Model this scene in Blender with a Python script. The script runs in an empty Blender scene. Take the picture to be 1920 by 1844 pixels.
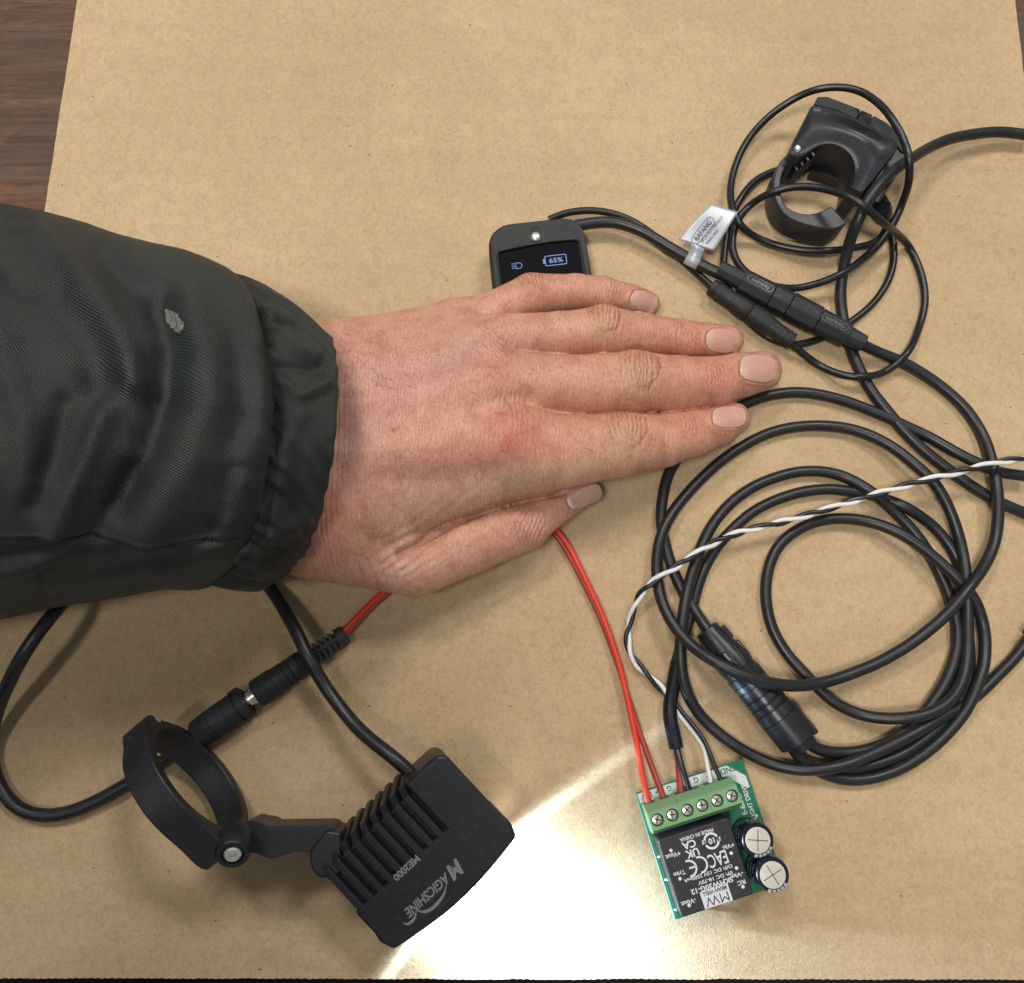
import bpy, bmesh, math, random
import numpy as np
from mathutils import Vector, Matrix
random.seed(7); np.random.seed(7)
SC = bpy.context.scene
COL = SC.collection
MM = 0.001

# ------------------------------------------------------------------ camera
F_PX = 1600.0; W_PX, H_PX = 1920.0, 1844.0
TILT = math.radians(12.6)
DIST = 296.0                                   # mm from lens to the cardboard at picture centre
cam_pos = np.array([0.0, -DIST*math.sin(TILT), DIST*math.cos(TILT)])
AX = np.array([1.0, 0, 0]); AY = np.array([0, math.cos(TILT), math.sin(TILT)])
AZ = np.array([0, -math.sin(TILT), math.cos(TILT)])
cd = bpy.data.cameras.new('camera'); co = bpy.data.objects.new('camera', cd); COL.objects.link(co)
cd.sensor_width = 36.0; cd.lens = 36.0*F_PX/W_PX
cd.clip_start = 0.01; cd.clip_end = 20.0
co.location = Vector(cam_pos*MM); co.rotation_euler = (TILT, 0, 0)
SC.camera = co

# ------------------------------------------------------------------ light
SC.view_settings.view_transform = 'Standard'; SC.view_settings.look = 'None'
SC.view_settings.gamma = 1.0; SC.view_settings.exposure = 0.0
world = bpy.data.worlds.new('World'); SC.world = world; world.use_nodes = True
world.node_tree.nodes['Background'].inputs[0].default_value = (0.94, 0.96, 1.0, 1)
world.node_tree.nodes['Background'].inputs[1].default_value = 0.24
def area_light(name, loc, target, sx, sy, power, color):
    l = bpy.data.lights.new(name, 'AREA'); l.shape = 'RECTANGLE'; l.size = sx; l.size_y = sy
    l.energy = power; l.color = color
    o = bpy.data.objects.new(name, l); COL.objects.link(o); o.location = loc
    d = Vector(target) - Vector(loc); o.rotation_euler = d.to_track_quat('-Z', 'Y').to_euler()
    return o
area_light('ceiling_lamp_far', (-0.30, 0.56, 1.05), (0, 0, 0), 0.26, 0.16, 4.9, (1.0, 0.96, 0.90))
area_light('ceiling_lamp_right', (0.42, 0.62, 1.10), (0, 0, 0), 0.30, 0.20, 5.7, (1.0, 0.955, 0.89))
area_light('ceiling_lamp_overhead', (-0.36, -0.40, 1.60), (0, 0, 0), 0.34, 0.20, 14.2, (1.0, 0.97, 0.92))

# ------------------------------------------------------------------ geometry helpers (everything in millimetres)
def ray(px, py):
    d = np.stack(np.broadcast_arrays((np.asarray(px, float)-W_PX/2)/F_PX, -(np.asarray(py, float)-H_PX/2)/F_PX, -1.0), -1)
    return d[..., 0:1]*AX + d[..., 1:2]*AY + d[..., 2:3]*AZ
def P(px, py, z=0.0):
    """point of the place seen at picture pixel (px,py) that lies z mm above the cardboard"""
    d = ray(px, py); t = (np.asarray(z, float)-cam_pos[2])/d[..., 2]
    return cam_pos + d*t[..., None] if d.ndim > 1 else cam_pos + d*t
def project(p):
    q = np.asarray(p, float)-cam_pos
    x = q@AX; y = q@AY; z = -(q@AZ)
    return W_PX/2+F_PX*x/z, H_PX/2-F_PX*y/z
def mm_per_px(p): return -(np.asarray(p)-cam_pos)@AZ/F_PX
def on_plane(px, py, O, N):
    d = ray(px, py); t = ((O-cam_pos)@N)/(d@N)
    return cam_pos + d*t
def nrm(v): v = np.asarray(v, float); return v/np.linalg.norm(v)

def setp(o, label=None, cat=None, group=None, kind=None):
    if label: o['label'] = label
    if cat: o['category'] = cat
    if group: o['group'] = group
    if kind: o['kind'] = kind
    return o
def thing(name, loc, label, cat, group=None):
    o = bpy.data.objects.new(name, None); COL.objects.link(o)
    o.empty_display_size = 0.01; o.location = Vector(np.asarray(loc, float)*MM)
    return setp(o, label, cat, group)
def world_loc(o):
    v = Vector((0, 0, 0))
    while o: v += o.location; o = o.parent
    return v
def link(name, me, mat, parent=None):
    o = bpy.data.objects.new(name, me); COL.objects.link(o)
    if mat: me.materials.append(mat)
    if parent:
        w = world_loc(parent); me.transform(Matrix.Translation(-w)); o.parent = parent
    return o
def mesh(name, verts, faces, mat, parent=None, smooth=True, angle=None):
    me = bpy.data.meshes.new(name)
    me.from_pydata((np.asarray(verts, float)*MM).tolist(), [], [tuple(f) for f in faces]); me.update()
    if smooth: me.shade_smooth()
    if angle is not None: sharp(me, angle)
    return link(name, me, mat, parent)
def sharp(me, deg):
    bm = bmesh.new(); bm.from_mesh(me); a = math.radians(deg)
    for e in bm.edges:
        if len(e.link_faces) == 2 and e.calc_face_angle(0) > a: e.smooth = False
    bm.to_mesh(me); bm.free()
def bevel(o, w, seg=2, ang=30):
    m = o.modifiers.new('edge', 'BEVEL'); m.width = w*MM; m.segments = seg; m.limit_method = 'ANGLE'
    m.angle_limit = math.radians(ang); m.harden_normals = True
    return o
def spline(pts, step=1.2):
    p = np.asarray(pts, float); n = len(p)
    ext = np.vstack([2*p[0]-p[1], p, 2*p[-1]-p[-2]]); out = []
    for i in range(n-1):
        p0, p1, p2, p3 = ext[i], ext[i+1], ext[i+2], ext[i+3]
        d = lambda a, b: max(np.linalg.norm((a-b)[:3])**0.5, 1e-3)
        t0 = 0; t1 = t0+d(p0, p1); t2 = t1+d(p1, p2); t3 = t2+d(p2, p3)
        k = max(2, int(np.linalg.norm((p2-p1)[:3])/step))
        t = np.linspace(t1, t2, k, endpoint=False)[:, None]
        a1 = (t1-t)/(t1-t0)*p0+(t-t0)/(t1-t0)*p1; a2 = (t2-t)/(t2-t1)*p1+(t-t1)/(t2-t1)*p2
        a3 = (t3-t)/(t3-t2)*p2+(t-t2)/(t3-t2)*p3
        b1 = (t2-t)/(t2-t0)*a1+(t-t0)/(t2-t0)*a2; b2 = (t3-t)/(t3-t1)*a2+(t-t1)/(t3-t1)*a3
        out.append((t2-t)/(t2-t1)*b1+(t-t1)/(t2-t1)*b2)
    out.append(p[-1:]); return np.vstack(out)
def smooth_path(c, it=6):
    c = c.copy()
    for _ in range(it): c[1:-1] = 0.25*c[:-2]+0.5*c[1:-1]+0.25*c[2:]
    return c
def frames(c):
    t = np.gradient(c, axis=0); t /= np.linalg.norm(t, axis=1)[:, None]
    up = np.array([0, 0, 1.0]); n = np.zeros_like(c)
    v = up-t[0]*(up@t[0])
    if np.linalg.norm(v) < 0.1: v = np.array([1.0, 0, 0])-t[0]*t[0][0]
    n[0] = nrm(v)
    for i in range(1, len(c)):
        v = n[i-1]-t[i]*(n[i-1]@t[i]); n[i] = nrm(v)
    return t, n, np.cross(t, n)
def tube_data(c, r, sides=14, cap=True):
    r = np.broadcast_to(np.asarray(r, float), (len(c),)); t, n, b = frames(c)
    a = np.linspace(0, 2*np.pi, sides, endpoint=False)
    v = (c[:, None, :]+r[:, None, None]*(np.cos(a)[None, :, None]*n[:, None, :]+np.sin(a)[None, :, None]*b[:, None, :])).reshape(-1, 3)
    f = []
    for i in range(len(c)-1):
        for j in range(sides):
            k = (j+1) % sides; f.append((i*sides+j, (i+1)*sides+j, (i+1)*sides+k, i*sides+k))
    if cap:
        f.append(tuple(range(sides))); f.append(tuple((len(c)-1)*sides+j for j in reversed(range(sides))))
    return v, f
def tube(name, pts, r, mat, parent=None, sides=14, step=1.2, it=5):
    """pts: (px, py, z mm)"""
    w = np.array([P(a, b, z) for a, b, z in pts]); c = smooth_path(spline(w, step), it)
    L_ = np.r_[0, np.cumsum(np.linalg.norm(np.diff(c, axis=0), axis=1))]; sd_ = (len(name)*3.7+len(pts)*1.3) % 40; am = min(.28, float(np.max(r))*.13)
    c = c+np.stack([fbm(L_/19, L_*0+sd_, 1, 2), fbm(L_/19, L_*0+sd_+9, 2, 2), 0*L_], 1)*am*2; c[:, 2] = c[:, 2]+0*L_; r = r*(1+.03*fbm(L_/14, L_*0+sd_+5, 3, 2))
    v, f = tube_data(c, r, sides); return mesh(name, v, f, mat, parent, angle=60)
def tube_w(name, w, r, mat, parent=None, sides=12, cap=True):
    v, f = tube_data(np.asarray(w, float), r, sides, cap); return mesh(name, v, f, mat, parent, angle=50)
def lathe(name, p0, p1, prof, mat, parent=None, sides=28, squash=None, angle=35, flats=None):
    """prof: list of (t along p0-p1 in mm, radius)"""
    p0 = np.asarray(p0, float); ax = nrm(np.asarray(p1, float)-p0)
    up = np.array([0, 0, 1.0]) if abs(ax[2]) < 0.9 else np.array([0, 1.0, 0])
    n = nrm(up-ax*(up@ax)); b = np.cross(ax, n)
    a = np.linspace(0, 2*np.pi, sides, endpoint=False); v = []; f = []
    if flats: a = a+np.pi/sides
    for t, r in prof:
        for th in a:
            v.append(p0+ax*t+(n*math.cos(th)*(squash or 1)+b*math.sin(th))*r)
    m = len(prof)
    for i in range(m-1):
        for j in range(sides):
            k = (j+1) % sides; f.append((i*sides+j, (i+1)*sides+j, (i+1)*sides+k, i*sides+k))
    f.append(tuple(range(sides))); f.append(tuple((m-1)*sides+j for j in reversed(range(sides))))
    return mesh(name, v, f, mat, parent, angle=angle)
def prism(name, top, down, mat, parent=None, bev=0, seg=2, scale_bottom=1.0, angle=None):
    """top: list of 3D points (flat); down: vector or list of bottom points"""
    top = np.asarray(top, float); n = len(top); down = np.asarray(down, float)
    bot = down if down.ndim == 2 else (top.mean(0)+(top-top.mean(0))*scale_bottom)+down
    v = np.vstack([top, bot]); f = [tuple(range(n)), tuple(reversed(range(n, 2*n)))]
    nn = np.zeros(3)
    for i in range(n): nn += np.cross(top[i]-top[0], top[(i+1) % n]-top[0])
    flip = nn@(bot.mean(0)-top.mean(0)) > 0
    for i in range(n):
        j = (i+1) % n; f.append((i, n+i, n+j, j))
    if flip: f = [tuple(reversed(q)) for q in f]
    o = mesh(name, v, f, mat, parent, smooth=True)
    if bev: bevel(o, bev, seg)
    else: sharp(o.data, angle or 30)
    return o
def obox(name, c, ex, ey, ez, s, mat, parent=None, bev=0.2, seg=2):
    ex, ey, ez = nrm(ex), nrm(ey), nrm(ez); c = np.asarray(c, float)
    top = [c+ex*s[0]/2*a+ey*s[1]/2*b+ez*s[2]/2 for a, b in ((-1, -1), (1, -1), (1, 1), (-1, 1))]
    return prism(name, top, -ez*s[2], mat, parent, bev, seg)
def round_poly(pts, r, seg=6):
    pts = np.asarray(pts, float); n = len(pts); out = []
    r = [r]*n if np.isscalar(r) else r
    for i in range(n):
        p, a, b = pts[i], pts[i-1], pts[(i+1) % n]
        da, db = nrm(a-p), nrm(b-p)
        if r[i] <= 0: out.append(p); continue
        k = min(r[i], 0.48*np.linalg.norm(a-p), 0.48*np.linalg.norm(b-p))
        for t in np.linspace(0, 1, seg+1):
            out.append((1-t)**2*(p+da*k)+2*t*(1-t)*p+t*t*(p+db*k))
    return np.array(out)
def by_angle(poly, c, ex, ey, n=72, start=0.0):
    """resample a star-shaped loop at n equal angles about c"""
    q = np.asarray(poly)-c; x = q@ex; y = q@ey; m = len(q); out = []
    for k in range(n):
        th = start+2*np.pi*k/n; d = np.array([math.cos(th), math.sin(th)]); best = None
        for i in range(m):
            j = (i+1) % m; p = np.array([x[i], y[i]]); e = np.array([x[j]-x[i], y[j]-y[i]])
            den = d[0]*(-e[1])+d[1]*e[0]
            if abs(den) < 1e-12: continue
            t = (p[0]*(-e[1])+p[1]*e[0])/den; u = (d[0]*p[1]-d[1]*p[0])/den
            if t > 0 and -1e-9 <= u <= 1+1e-9 and (best is None or t > best): best = t
        out.append(c+ex*d[0]*best+ey*d[1]*best)
    return np.array(out)
def ring_prism(name, outer, inner, down, mat, parent=None, bev=0.3, seg=2, ang=30):
    """closed frame: outer and inner loops with the same count"""
    n = len(outer); outer = np.asarray(outer); inner = np.asarray(inner); down = np.asarray(down)
    v = np.vstack([outer, inner, outer+down, inner+down]); f = []
    for i in range(n):
        j = (i+1) % n
        f += [(i, j, n+j, n+i), (2*n+i, 3*n+i, 3*n+j, 2*n+j), (i, 2*n+i, 2*n+j, j), (n+i, n+j, 3*n+j, 3*n+i)]
    o = mesh(name, v, f, mat, parent)
    bm = bmesh.new(); bm.from_mesh(o.data); bmesh.ops.recalc_face_normals(bm, faces=bm.faces); bm.to_mesh(o.data); bm.free()
    if bev: bevel(o, bev, seg, ang)
    else: sharp(o.data, 30)
    return o
def lettering(name, s, pos, xd, yd, mat, parent, height=None, width=None, bold=0.0, shear=0.0, align='CENTER', spacing=1.0, lift=0.06):
    """flat print: pos = centre of the line (mm), xd reading direction, yd up of the letters"""
    cu = bpy.data.curves.new('t', 'FONT'); cu.body = s; cu.align_x = 'LEFT'; cu.size = 1.0; cu.offset = bold; cu.shear = shear
    cu.space_character = spacing; cu.resolution_u = 3
    to = bpy.data.objects.new('t', cu); COL.objects.link(to)
    me = bpy.data.meshes.new_from_object(to.evaluated_get(bpy.context.evaluated_depsgraph_get()))
    bpy.data.objects.remove(to); bpy.data.curves.remove(cu)
    co_ = np.array([v.co[:] for v in me.vertices]); x0, x1 = co_[:, 0].min(), co_[:, 0].max(); y0, y1 = co_[:, 1].min(), co_[:, 1].max()
    sx = (width/(x1-x0)) if width else height/(y1-y0); sy = (height/(y1-y0)) if height else sx
    xd, yd = nrm(xd), nrm(yd); zd = nrm(np.cross(xd, yd))
    q = np.asarray(pos)+((co_[:, 0]-(x0+x1)/2)*sx)[:, None]*xd+((co_[:, 1]-(y0+y1)/2)*sy)[:, None]*yd+zd*lift
    for v, c in zip(me.vertices, q*MM): v.co = c
    me.name = name
    return link(name, me, mat, parent)
def stroke(name, pts3, w, zd, mat, parent, lift=0.06, closed=False):
    """flat printed line of width w (scalar or per point)"""
    c = np.asarray(pts3, float); n = len(c)
    if closed: t = np.roll(c, -1, 0)-np.roll(c, 1, 0)
    else: t = np.gradient(c, axis=0)
    t /= np.linalg.norm(t, axis=1)[:, None]; s = np.cross(zd, t)
    w = np.broadcast_to(np.asarray(w, float), (n,))[:, None]
    v = np.vstack([c+s*w/2, c-s*w/2])+np.asarray(zd)*lift
    f = [(i, n+i, n+(i+1) % n, (i+1) % n) for i in range(n if closed else n-1)]
    return mesh(name, v, f, mat, parent, smooth=False)

# value noise
_r = np.random.RandomState(3).rand(64, 64, 8)
def noise2(x, y, ch=0):
    x = np.asarray(x, float); y = np.asarray(y, float)
    xi = np.floor(x).astype(int); yi = np.floor(y).astype(int); fx = x-xi; fy = y-yi
    fx = fx*fx*(3-2*fx); fy = fy*fy*(3-2*fy); g = lambda a, b: _r[a % 64, b % 64, ch]
    return (g(xi, yi)*(1-fx)+g(xi+1, yi)*fx)*(1-fy)+(g(xi, yi+1)*(1-fx)+g(xi+1, yi+1)*fx)*fy*1.0-0.5
def fbm(x, y, ch=0, o=3):
    s = 0; a = 1.0
    for i in range(o): s = s+a*noise2(x*2**i+i*7.3, y*2**i+i*3.1, (ch+i) % 8); a *= .5
    return s
def seg_dist(x, y, pts):
    """distance of points to a polyline in the plane"""
    best = np.full(np.shape(x), 1e9)
    for (ax, ay), (bx, by) in zip(pts[:-1], pts[1:]):
        dx, dy = bx-ax, by-ay; h = np.clip(((x-ax)*dx+(y-ay)*dy)/(dx*dx+dy*dy), 0, 1)
        best = np.minimum(best, np.hypot(x-ax-h*dx, y-ay-h*dy))
    return best

# ------------------------------------------------------------------ materials
def mat_base(name, color=(0.5, 0.5, 0.5), rough=0.5, metal=0.0, spec=0.5):
    m = bpy.data.materials.new(name); m.use_nodes = True; b = m.node_tree.nodes['Principled BSDF']
    b.inputs['Base Color'].default_value = (*color, 1); b.inputs['Roughness'].default_value = rough
    b.inputs['Metallic'].default_value = metal; b.inputs['Specular IOR Level'].default_value = spec
    return m, m.node_tree, b
def N(nt, t, **kw):
    n = nt.nodes.new(t)
    for k, v in kw.items(): setattr(n, k, v)
    return n
def coords(nt, scale=(1, 1, 1), rot=(0, 0, 0)):
    tc = N(nt, 'ShaderNodeTexCoord'); mp = N(nt, 'ShaderNodeMapping')
    mp.inputs['Scale'].default_value = scale; mp.inputs['Rotation'].default_value = rot
    nt.links.new(tc.outputs['Object'], mp.inputs['Vector']); return mp.outputs['Vector']
def noise(nt, vec, scale, detail=3, rough=0.55, dist=0.0):
    n = N(nt, 'ShaderNodeTexNoise'); n.inputs['Scale'].default_value = scale; n.inputs['Detail'].default_value = detail
    n.inputs['Roughness'].default_value = rough; n.inputs['Distortion'].default_value = dist
    if vec is not None: nt.links.new(vec, n.inputs['Vector'])
    return n.outputs['Fac']
def ramp(nt, fac, stops):
    r = N(nt, 'ShaderNodeValToRGB'); e = r.color_ramp.elements
    while len(e) > 1: e.remove(e[-1])
    e[0].position = stops[0][0]; e[0].color = (*stops[0][1], 1) if len(stops[0][1]) == 3 else stops[0][1]
    for p, c in stops[1:]:
        k = e.new(p); k.color = (*c, 1)
    nt.links.new(fac, r.inputs['Fac']); return r.outputs['Color']
def mix(nt, a, b, fac, mode='MIX'):
    m = N(nt, 'ShaderNodeMix', data_type='RGBA', blend_type=mode)
    for s, v in ((6, a), (7, b)):
        if hasattr(v, 'is_linked') or hasattr(v, 'links'): nt.links.new(v, m.inputs[s])
        else: m.inputs[s].default_value = (*v, 1)
    if hasattr(fac, 'links'): nt.links.new(fac, m.inputs[0])
    else: m.inputs[0].default_value = fac
    return m.outputs[2]
def math_n(nt, op, a, b=None, clamp=False):
    m = N(nt, 'ShaderNodeMath', operation=op); m.use_clamp = clamp
    for i, v in enumerate((a, b)):
        if v is None: continue
        if hasattr(v, 'links'): nt.links.new(v, m.inputs[i])
        else: m.inputs[i].default_value = v
    return m.outputs[0]
def bump(nt, b, h, strength, dist, prev=None):
    n = N(nt, 'ShaderNodeBump'); n.inputs['Strength'].default_value = strength; n.inputs['Distance'].default_value = dist
    nt.links.new(h, n.inputs['Height'])
    if prev is not None: nt.links.new(prev, n.inputs['Normal'])
    nt.links.new(n.outputs['Normal'], b.inputs['Normal']); return n.outputs['Normal']

def make_cardboard():
    m, nt, b = mat_base('kraft_cardboard', rough=0.88, spec=0.25)
    v = coords(nt); big = noise(nt, v, 9, 4, 0.6)
    c = ramp(nt, big, [(0.3, (0.494, 0.360, 0.212)), (0.7, (0.570, 0.418, 0.254))])
    hz = noise(nt, coords(nt, (18, 150, 1)), 1.0, 3, 0.6)                # faint bands along the flutes
    c = mix(nt, c, ramp(nt, hz, [(0.35, (0.86, 0.84, 0.82)), (0.6, (1, 1, 1))]), 0.22, 'MULTIPLY')
    sta = noise(nt, coords(nt, (5, 7, 5), (0, 0, .4)), 1.0, 5, 0.7, 1.2)
    c = mix(nt, c, ramp(nt, sta, [(0.36, (0.90, 0.88, 0.87)), (0.52, (1, 1, 1)), (0.68, (1.05, 1.05, 1.07))]), 0.9, 'MULTIPLY')
    fib = noise(nt, coords(nt, (1250, 1050, 900), (0, 0, .3)), 1.0, 4, 0.7, 0.9)
    c = mix(nt, c, ramp(nt, fib, [(0.30, (0.66, 0.64, 0.60)), (0.5, (1, 1, 1)), (0.72, (1.18, 1.17, 1.14))]), 0.50, 'MULTIPLY')
    ch = noise(nt, coords(nt, (210, 150, 210), (0, 0, 1.1)), 1.0, 3, 0.65, 0.8)
    c = mix(nt, c, ramp(nt, ch, [(0.38, (1.03, 0.965, 0.99)), (0.5, (1, 1, 1)), (0.62, (0.975, 1.01, 0.93))]), 0.5, 'MULTIPLY')
    sc1 = noise(nt, coords(nt, (60, 900, 60), (0, 0, 0.75)), 1.0, 2, 0.5, 0.3)
    c = mix(nt, c, (0.80, 0.77, 0.73), math_n(nt, 'MULTIPLY', ramp(nt, sc1, [(0.72, (0, 0, 0)), (0.76, (1, 1, 1))]), 0.6), 'MULTIPLY')
    fb2 = noise(nt, coords(nt, (330, 260, 260), (0, 0, 0.5)), 1.0, 3, 0.6, 1.5)
    c = mix(nt, c, ramp(nt, fb2, [(0.32, (0.84, 0.82, 0.80)), (0.52, (1, 1, 1)), (0.70, (1.10, 1.09, 1.07))]), 0.6, 'MULTIPLY')
    vo = N(nt, 'ShaderNodeTexVoronoi'); vo.inputs['Scale'].default_value = 130; nt.links.new(coords(nt, (1, 1.6, 1)), vo.inputs['Vector'])
    rnd = N(nt, 'ShaderNodeSeparateColor'); nt.links.new(vo.outputs['Color'], rnd.inputs[0])
    pick = math_n(nt, 'GREATER_THAN', rnd.outputs[0], 0.80); dot = math_n(nt, 'LESS_THAN', vo.outputs['Distance'], 0.062)
    spot = math_n(nt, 'MULTIPLY', pick, dot)
    c = mix(nt, c, (0.13, 0.085, 0.05), math_n(nt, 'MULTIPLY', spot, 0.75))
    pick2 = math_n(nt, 'LESS_THAN', rnd.outputs[1], 0.05); dot2 = math_n(nt, 'LESS_THAN', vo.outputs['Distance'], 0.05)
    c = mix(nt, c, (0.8, 0.72, 0.6), math_n(nt, 'MULTIPLY', math_n(nt, 'MULTIPLY', pick2, dot2), 0.8))
    nt.links.new(c, b.inputs['Base Color'])
    w = N(nt, 'ShaderNodeTexWave', wave_type='BANDS', bands_direction='Y'); w.inputs['Scale'].default_value = 20; w.inputs['Distortion'].default_value = 1.2
    w.inputs['Detail'].default_value = 1; w.inputs['Detail Scale'].default_value = 0.6
    nt.links.new(coords(nt), w.inputs['Vector'])
    n1 = bump(nt, b, w.outputs['Fac'], 0.05, 0.0005)
    cr = noise(nt, coords(nt, (9, 30, 9), (0, 0, 0.08)), 1.0, 3, 0.6, 1.5)
    n1 = bump(nt, b, cr, 0.42, 0.0022, n1)
    bump(nt, b, fib, 0.75, 0.00032, n1)
    return m
def make_wood():
    m, nt, b = mat_base('dark_stained_wood', rough=0.55, spec=0.3)
    g = noise(nt, coords(nt, (9, 210, 9)), 1.0, 6, 0.62, 0.8)
    c = ramp(nt, g, [(0.3, (0.066, 0.034, 0.023)), (0.52, (0.105, 0.058, 0.039)), (0.75, (0.155, 0.085, 0.056))])
    st = noise(nt, coords(nt, (16, 22, 9)), 1.0, 4, 0.6, 0.5)
    c = mix(nt, c, (0.055, 0.052, 0.050), ramp(nt, st, [(0.48, (0, 0, 0)), (0.66, (0.7, 0.7, 0.7))]))
    wm = noise(nt, coords(nt, (20, 34, 9), (0, 0, 0.1)), 1.0, 3, 0.6, 1.0)
    c = mix(nt, c, (0.20, 0.085, 0.035), ramp(nt, wm, [(0.56, (0, 0, 0)), (0.72, (0.6, 0.6, 0.6))]))
    gf = noise(nt, coords(nt, (70, 800, 60)), 1.0, 4, 0.7, 1.0); c = mix(nt, c, ramp(nt, gf, [(0.34, (0.60, 0.57, 0.56)), (0.5, (1, 1, 1)), (0.68, (1.3, 1.27, 1.22))]), 0.8, 'MULTIPLY')
    st2 = noise(nt, coords(nt, (38, 30, 9)), 1.0, 4, 0.7, 1.0); c = mix(nt, c, (0.068, 0.075, 0.070), ramp(nt, st2, [(0.58, (0, 0, 0)), (0.66, (0.6, 0.6, 0.6))]))
    nt.links.new(c, b.inputs['Base Color']); bump(nt, b, gf, 0.5, 0.0003); return m
def make_black(name, col=(0.017, 0.018, 0.020), rough=0.42, grain=0.3, scale=2500, dist=0.00006, spec=0.5):
    m, nt, b = mat_base(name, col, rough, 0, spec)
    v = coords(nt); n = noise(nt, v, scale, 2, 0.6); bump(nt, b, n, grain, dist)
    lo = noise(nt, v, 90, 3, 0.6)
    r = N(nt, 'ShaderNodeMapRange'); nt.links.new(lo, r.inputs[0]); r.inputs[1].default_value = 0.3; r.inputs[2].default_value = 0.7
    r.inputs[3].default_value = rough*0.85; r.inputs[4].default_value = min(1, rough*1.2); nt.links.new(r.outputs[0], b.inputs['Roughness'])
    du = noise(nt, v, 700, 2, 0.5)
    c = mix(nt, col, tuple(min(1, k*1.9+0.01) for k in col), ramp(nt, du, [(0.60, (0, 0, 0)), (0.8, (1, 1, 1))]))
    nt.links.new(c, b.inputs['Base Color']); return m
def make_plain(name, col, rough=0.5, metal=0.0, grain=0.0, scale=900, dist=0.00005, spec=0.5, var=0.12, emit=None):
    m, nt, b = mat_base(name, col, rough, metal, spec)
    n = noise(nt, coords(nt), scale, 3, 0.6)
    c = mix(nt, tuple(k*(1-var) for k in col), tuple(min(1, k*(1+var)) for k in col), n)
    nt.links.new(c, b.inputs['Base Color'])
    if grain: bump(nt, b, n, grain, dist)
    if emit: b.inputs['Emission Color'].default_value = (*emit[:3], 1); b.inputs['Emission Strength'].default_value = emit[3]
    return m
def make_skin():
    m, nt, b = mat_base('skin', rough=0.39, spec=0.50)
    at = N(nt, 'ShaderNodeAttribute', attribute_name='tint'); sc = N(nt, 'ShaderNodeAttribute', attribute_name='skin_map')
    v = sc.outputs['Vector']
    n1 = noise(nt, v, 0.16, 4, 0.65); c = mix(nt, at.outputs['Color'], ramp(nt, n1, [(0.3, (0.84, 0.72, 0.70)), (0.5, (1, 1, 1)), (0.7, (1.08, 1.14, 1.16))]), 1.0, 'MULTIPLY')
    n2 = noise(nt, v, 1.1, 4, 0.7); c = mix(nt, c, ramp(nt, n2, [(0.32, (0.80, 0.70, 0.66)), (0.5, (1, 1, 1)), (0.70, (1.07, 1.09, 1.09))]), 0.85, 'MULTIPLY')
    def cells(scale, sx, sy, rot):
        mp = N(nt, 'ShaderNodeMapping'); mp.inputs['Scale'].default_value = (sx, sy, 1); mp.inputs['Rotation'].default_value = (0, 0, rot)
        nt.links.new(v, mp.inputs['Vector']); wn = N(nt, 'ShaderNodeTexNoise'); wn.inputs['Scale'].default_value = 0.35; nt.links.new(mp.outputs[0], wn.inputs['Vector'])
        ad = N(nt, 'ShaderNodeVectorMath', operation='MULTIPLY_ADD'); nt.links.new(wn.outputs['Color'], ad.inputs[0]); ad.inputs[1].default_value = (1.6, 1.6, 0); nt.links.new(mp.outputs[0], ad.inputs[2])
        vo = N(nt, 'ShaderNodeTexVoronoi', feature='DISTANCE_TO_EDGE', voronoi_dimensions='2D'); vo.inputs['Scale'].default_value = scale
        nt.links.new(ad.outputs[0], vo.inputs['Vector']); return vo.outputs['Distance']
    c1 = cells(1.0, 1.35, 0.24, 0.10); c2 = cells(1.0, 0.80, 0.26, -0.60); c3 = cells(1.0, 1.5, 1.3, 0.3)
    s1 = ramp(nt, c1, [(0.0, (0, 0, 0)), (0.13, (0.8, 0.8, 0.8)), (0.4, (1, 1, 1))]); s2 = ramp(nt, c2, [(0.0, (0, 0, 0)), (0.12, (0.8, 0.8, 0.8)), (0.4, (1, 1, 1))])
    s3 = ramp(nt, c3, [(0.0, (0, 0, 0)), (0.2, (1, 1, 1))])
    sm = math_n(nt, 'ADD', math_n(nt, 'ADD', s1, math_n(nt, 'MULTIPLY', s2, 0.8)), math_n(nt, 'MULTIPLY', s3, 0.35))
    c = mix(nt, c, (0.80, 0.70, 0.66), math_n(nt, 'MULTIPLY', math_n(nt, 'SUBTRACT', 1.0, s1), 0.42), 'MULTIPLY')
    c = mix(nt, c, (0.84, 0.74, 0.70), math_n(nt, 'MULTIPLY', math_n(nt, 'SUBTRACT', 1.0, s2), 0.36), 'MULTIPLY')
    nt.links.new(c, b.inputs['Base Color'])
    nb = bump(nt, b, sm, 0.46, 0.0002); bump(nt, b, noise(nt, v, 3.0, 3, 0.6), 0.25, 0.0001, nb)
    b.inputs['Subsurface Weight'].default_value = 0.22; b.inputs['Subsurface Radius'].default_value = (1.0, 0.35, 0.18); b.inputs['Subsurface Scale'].default_value = 0.0022
    return m
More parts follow.
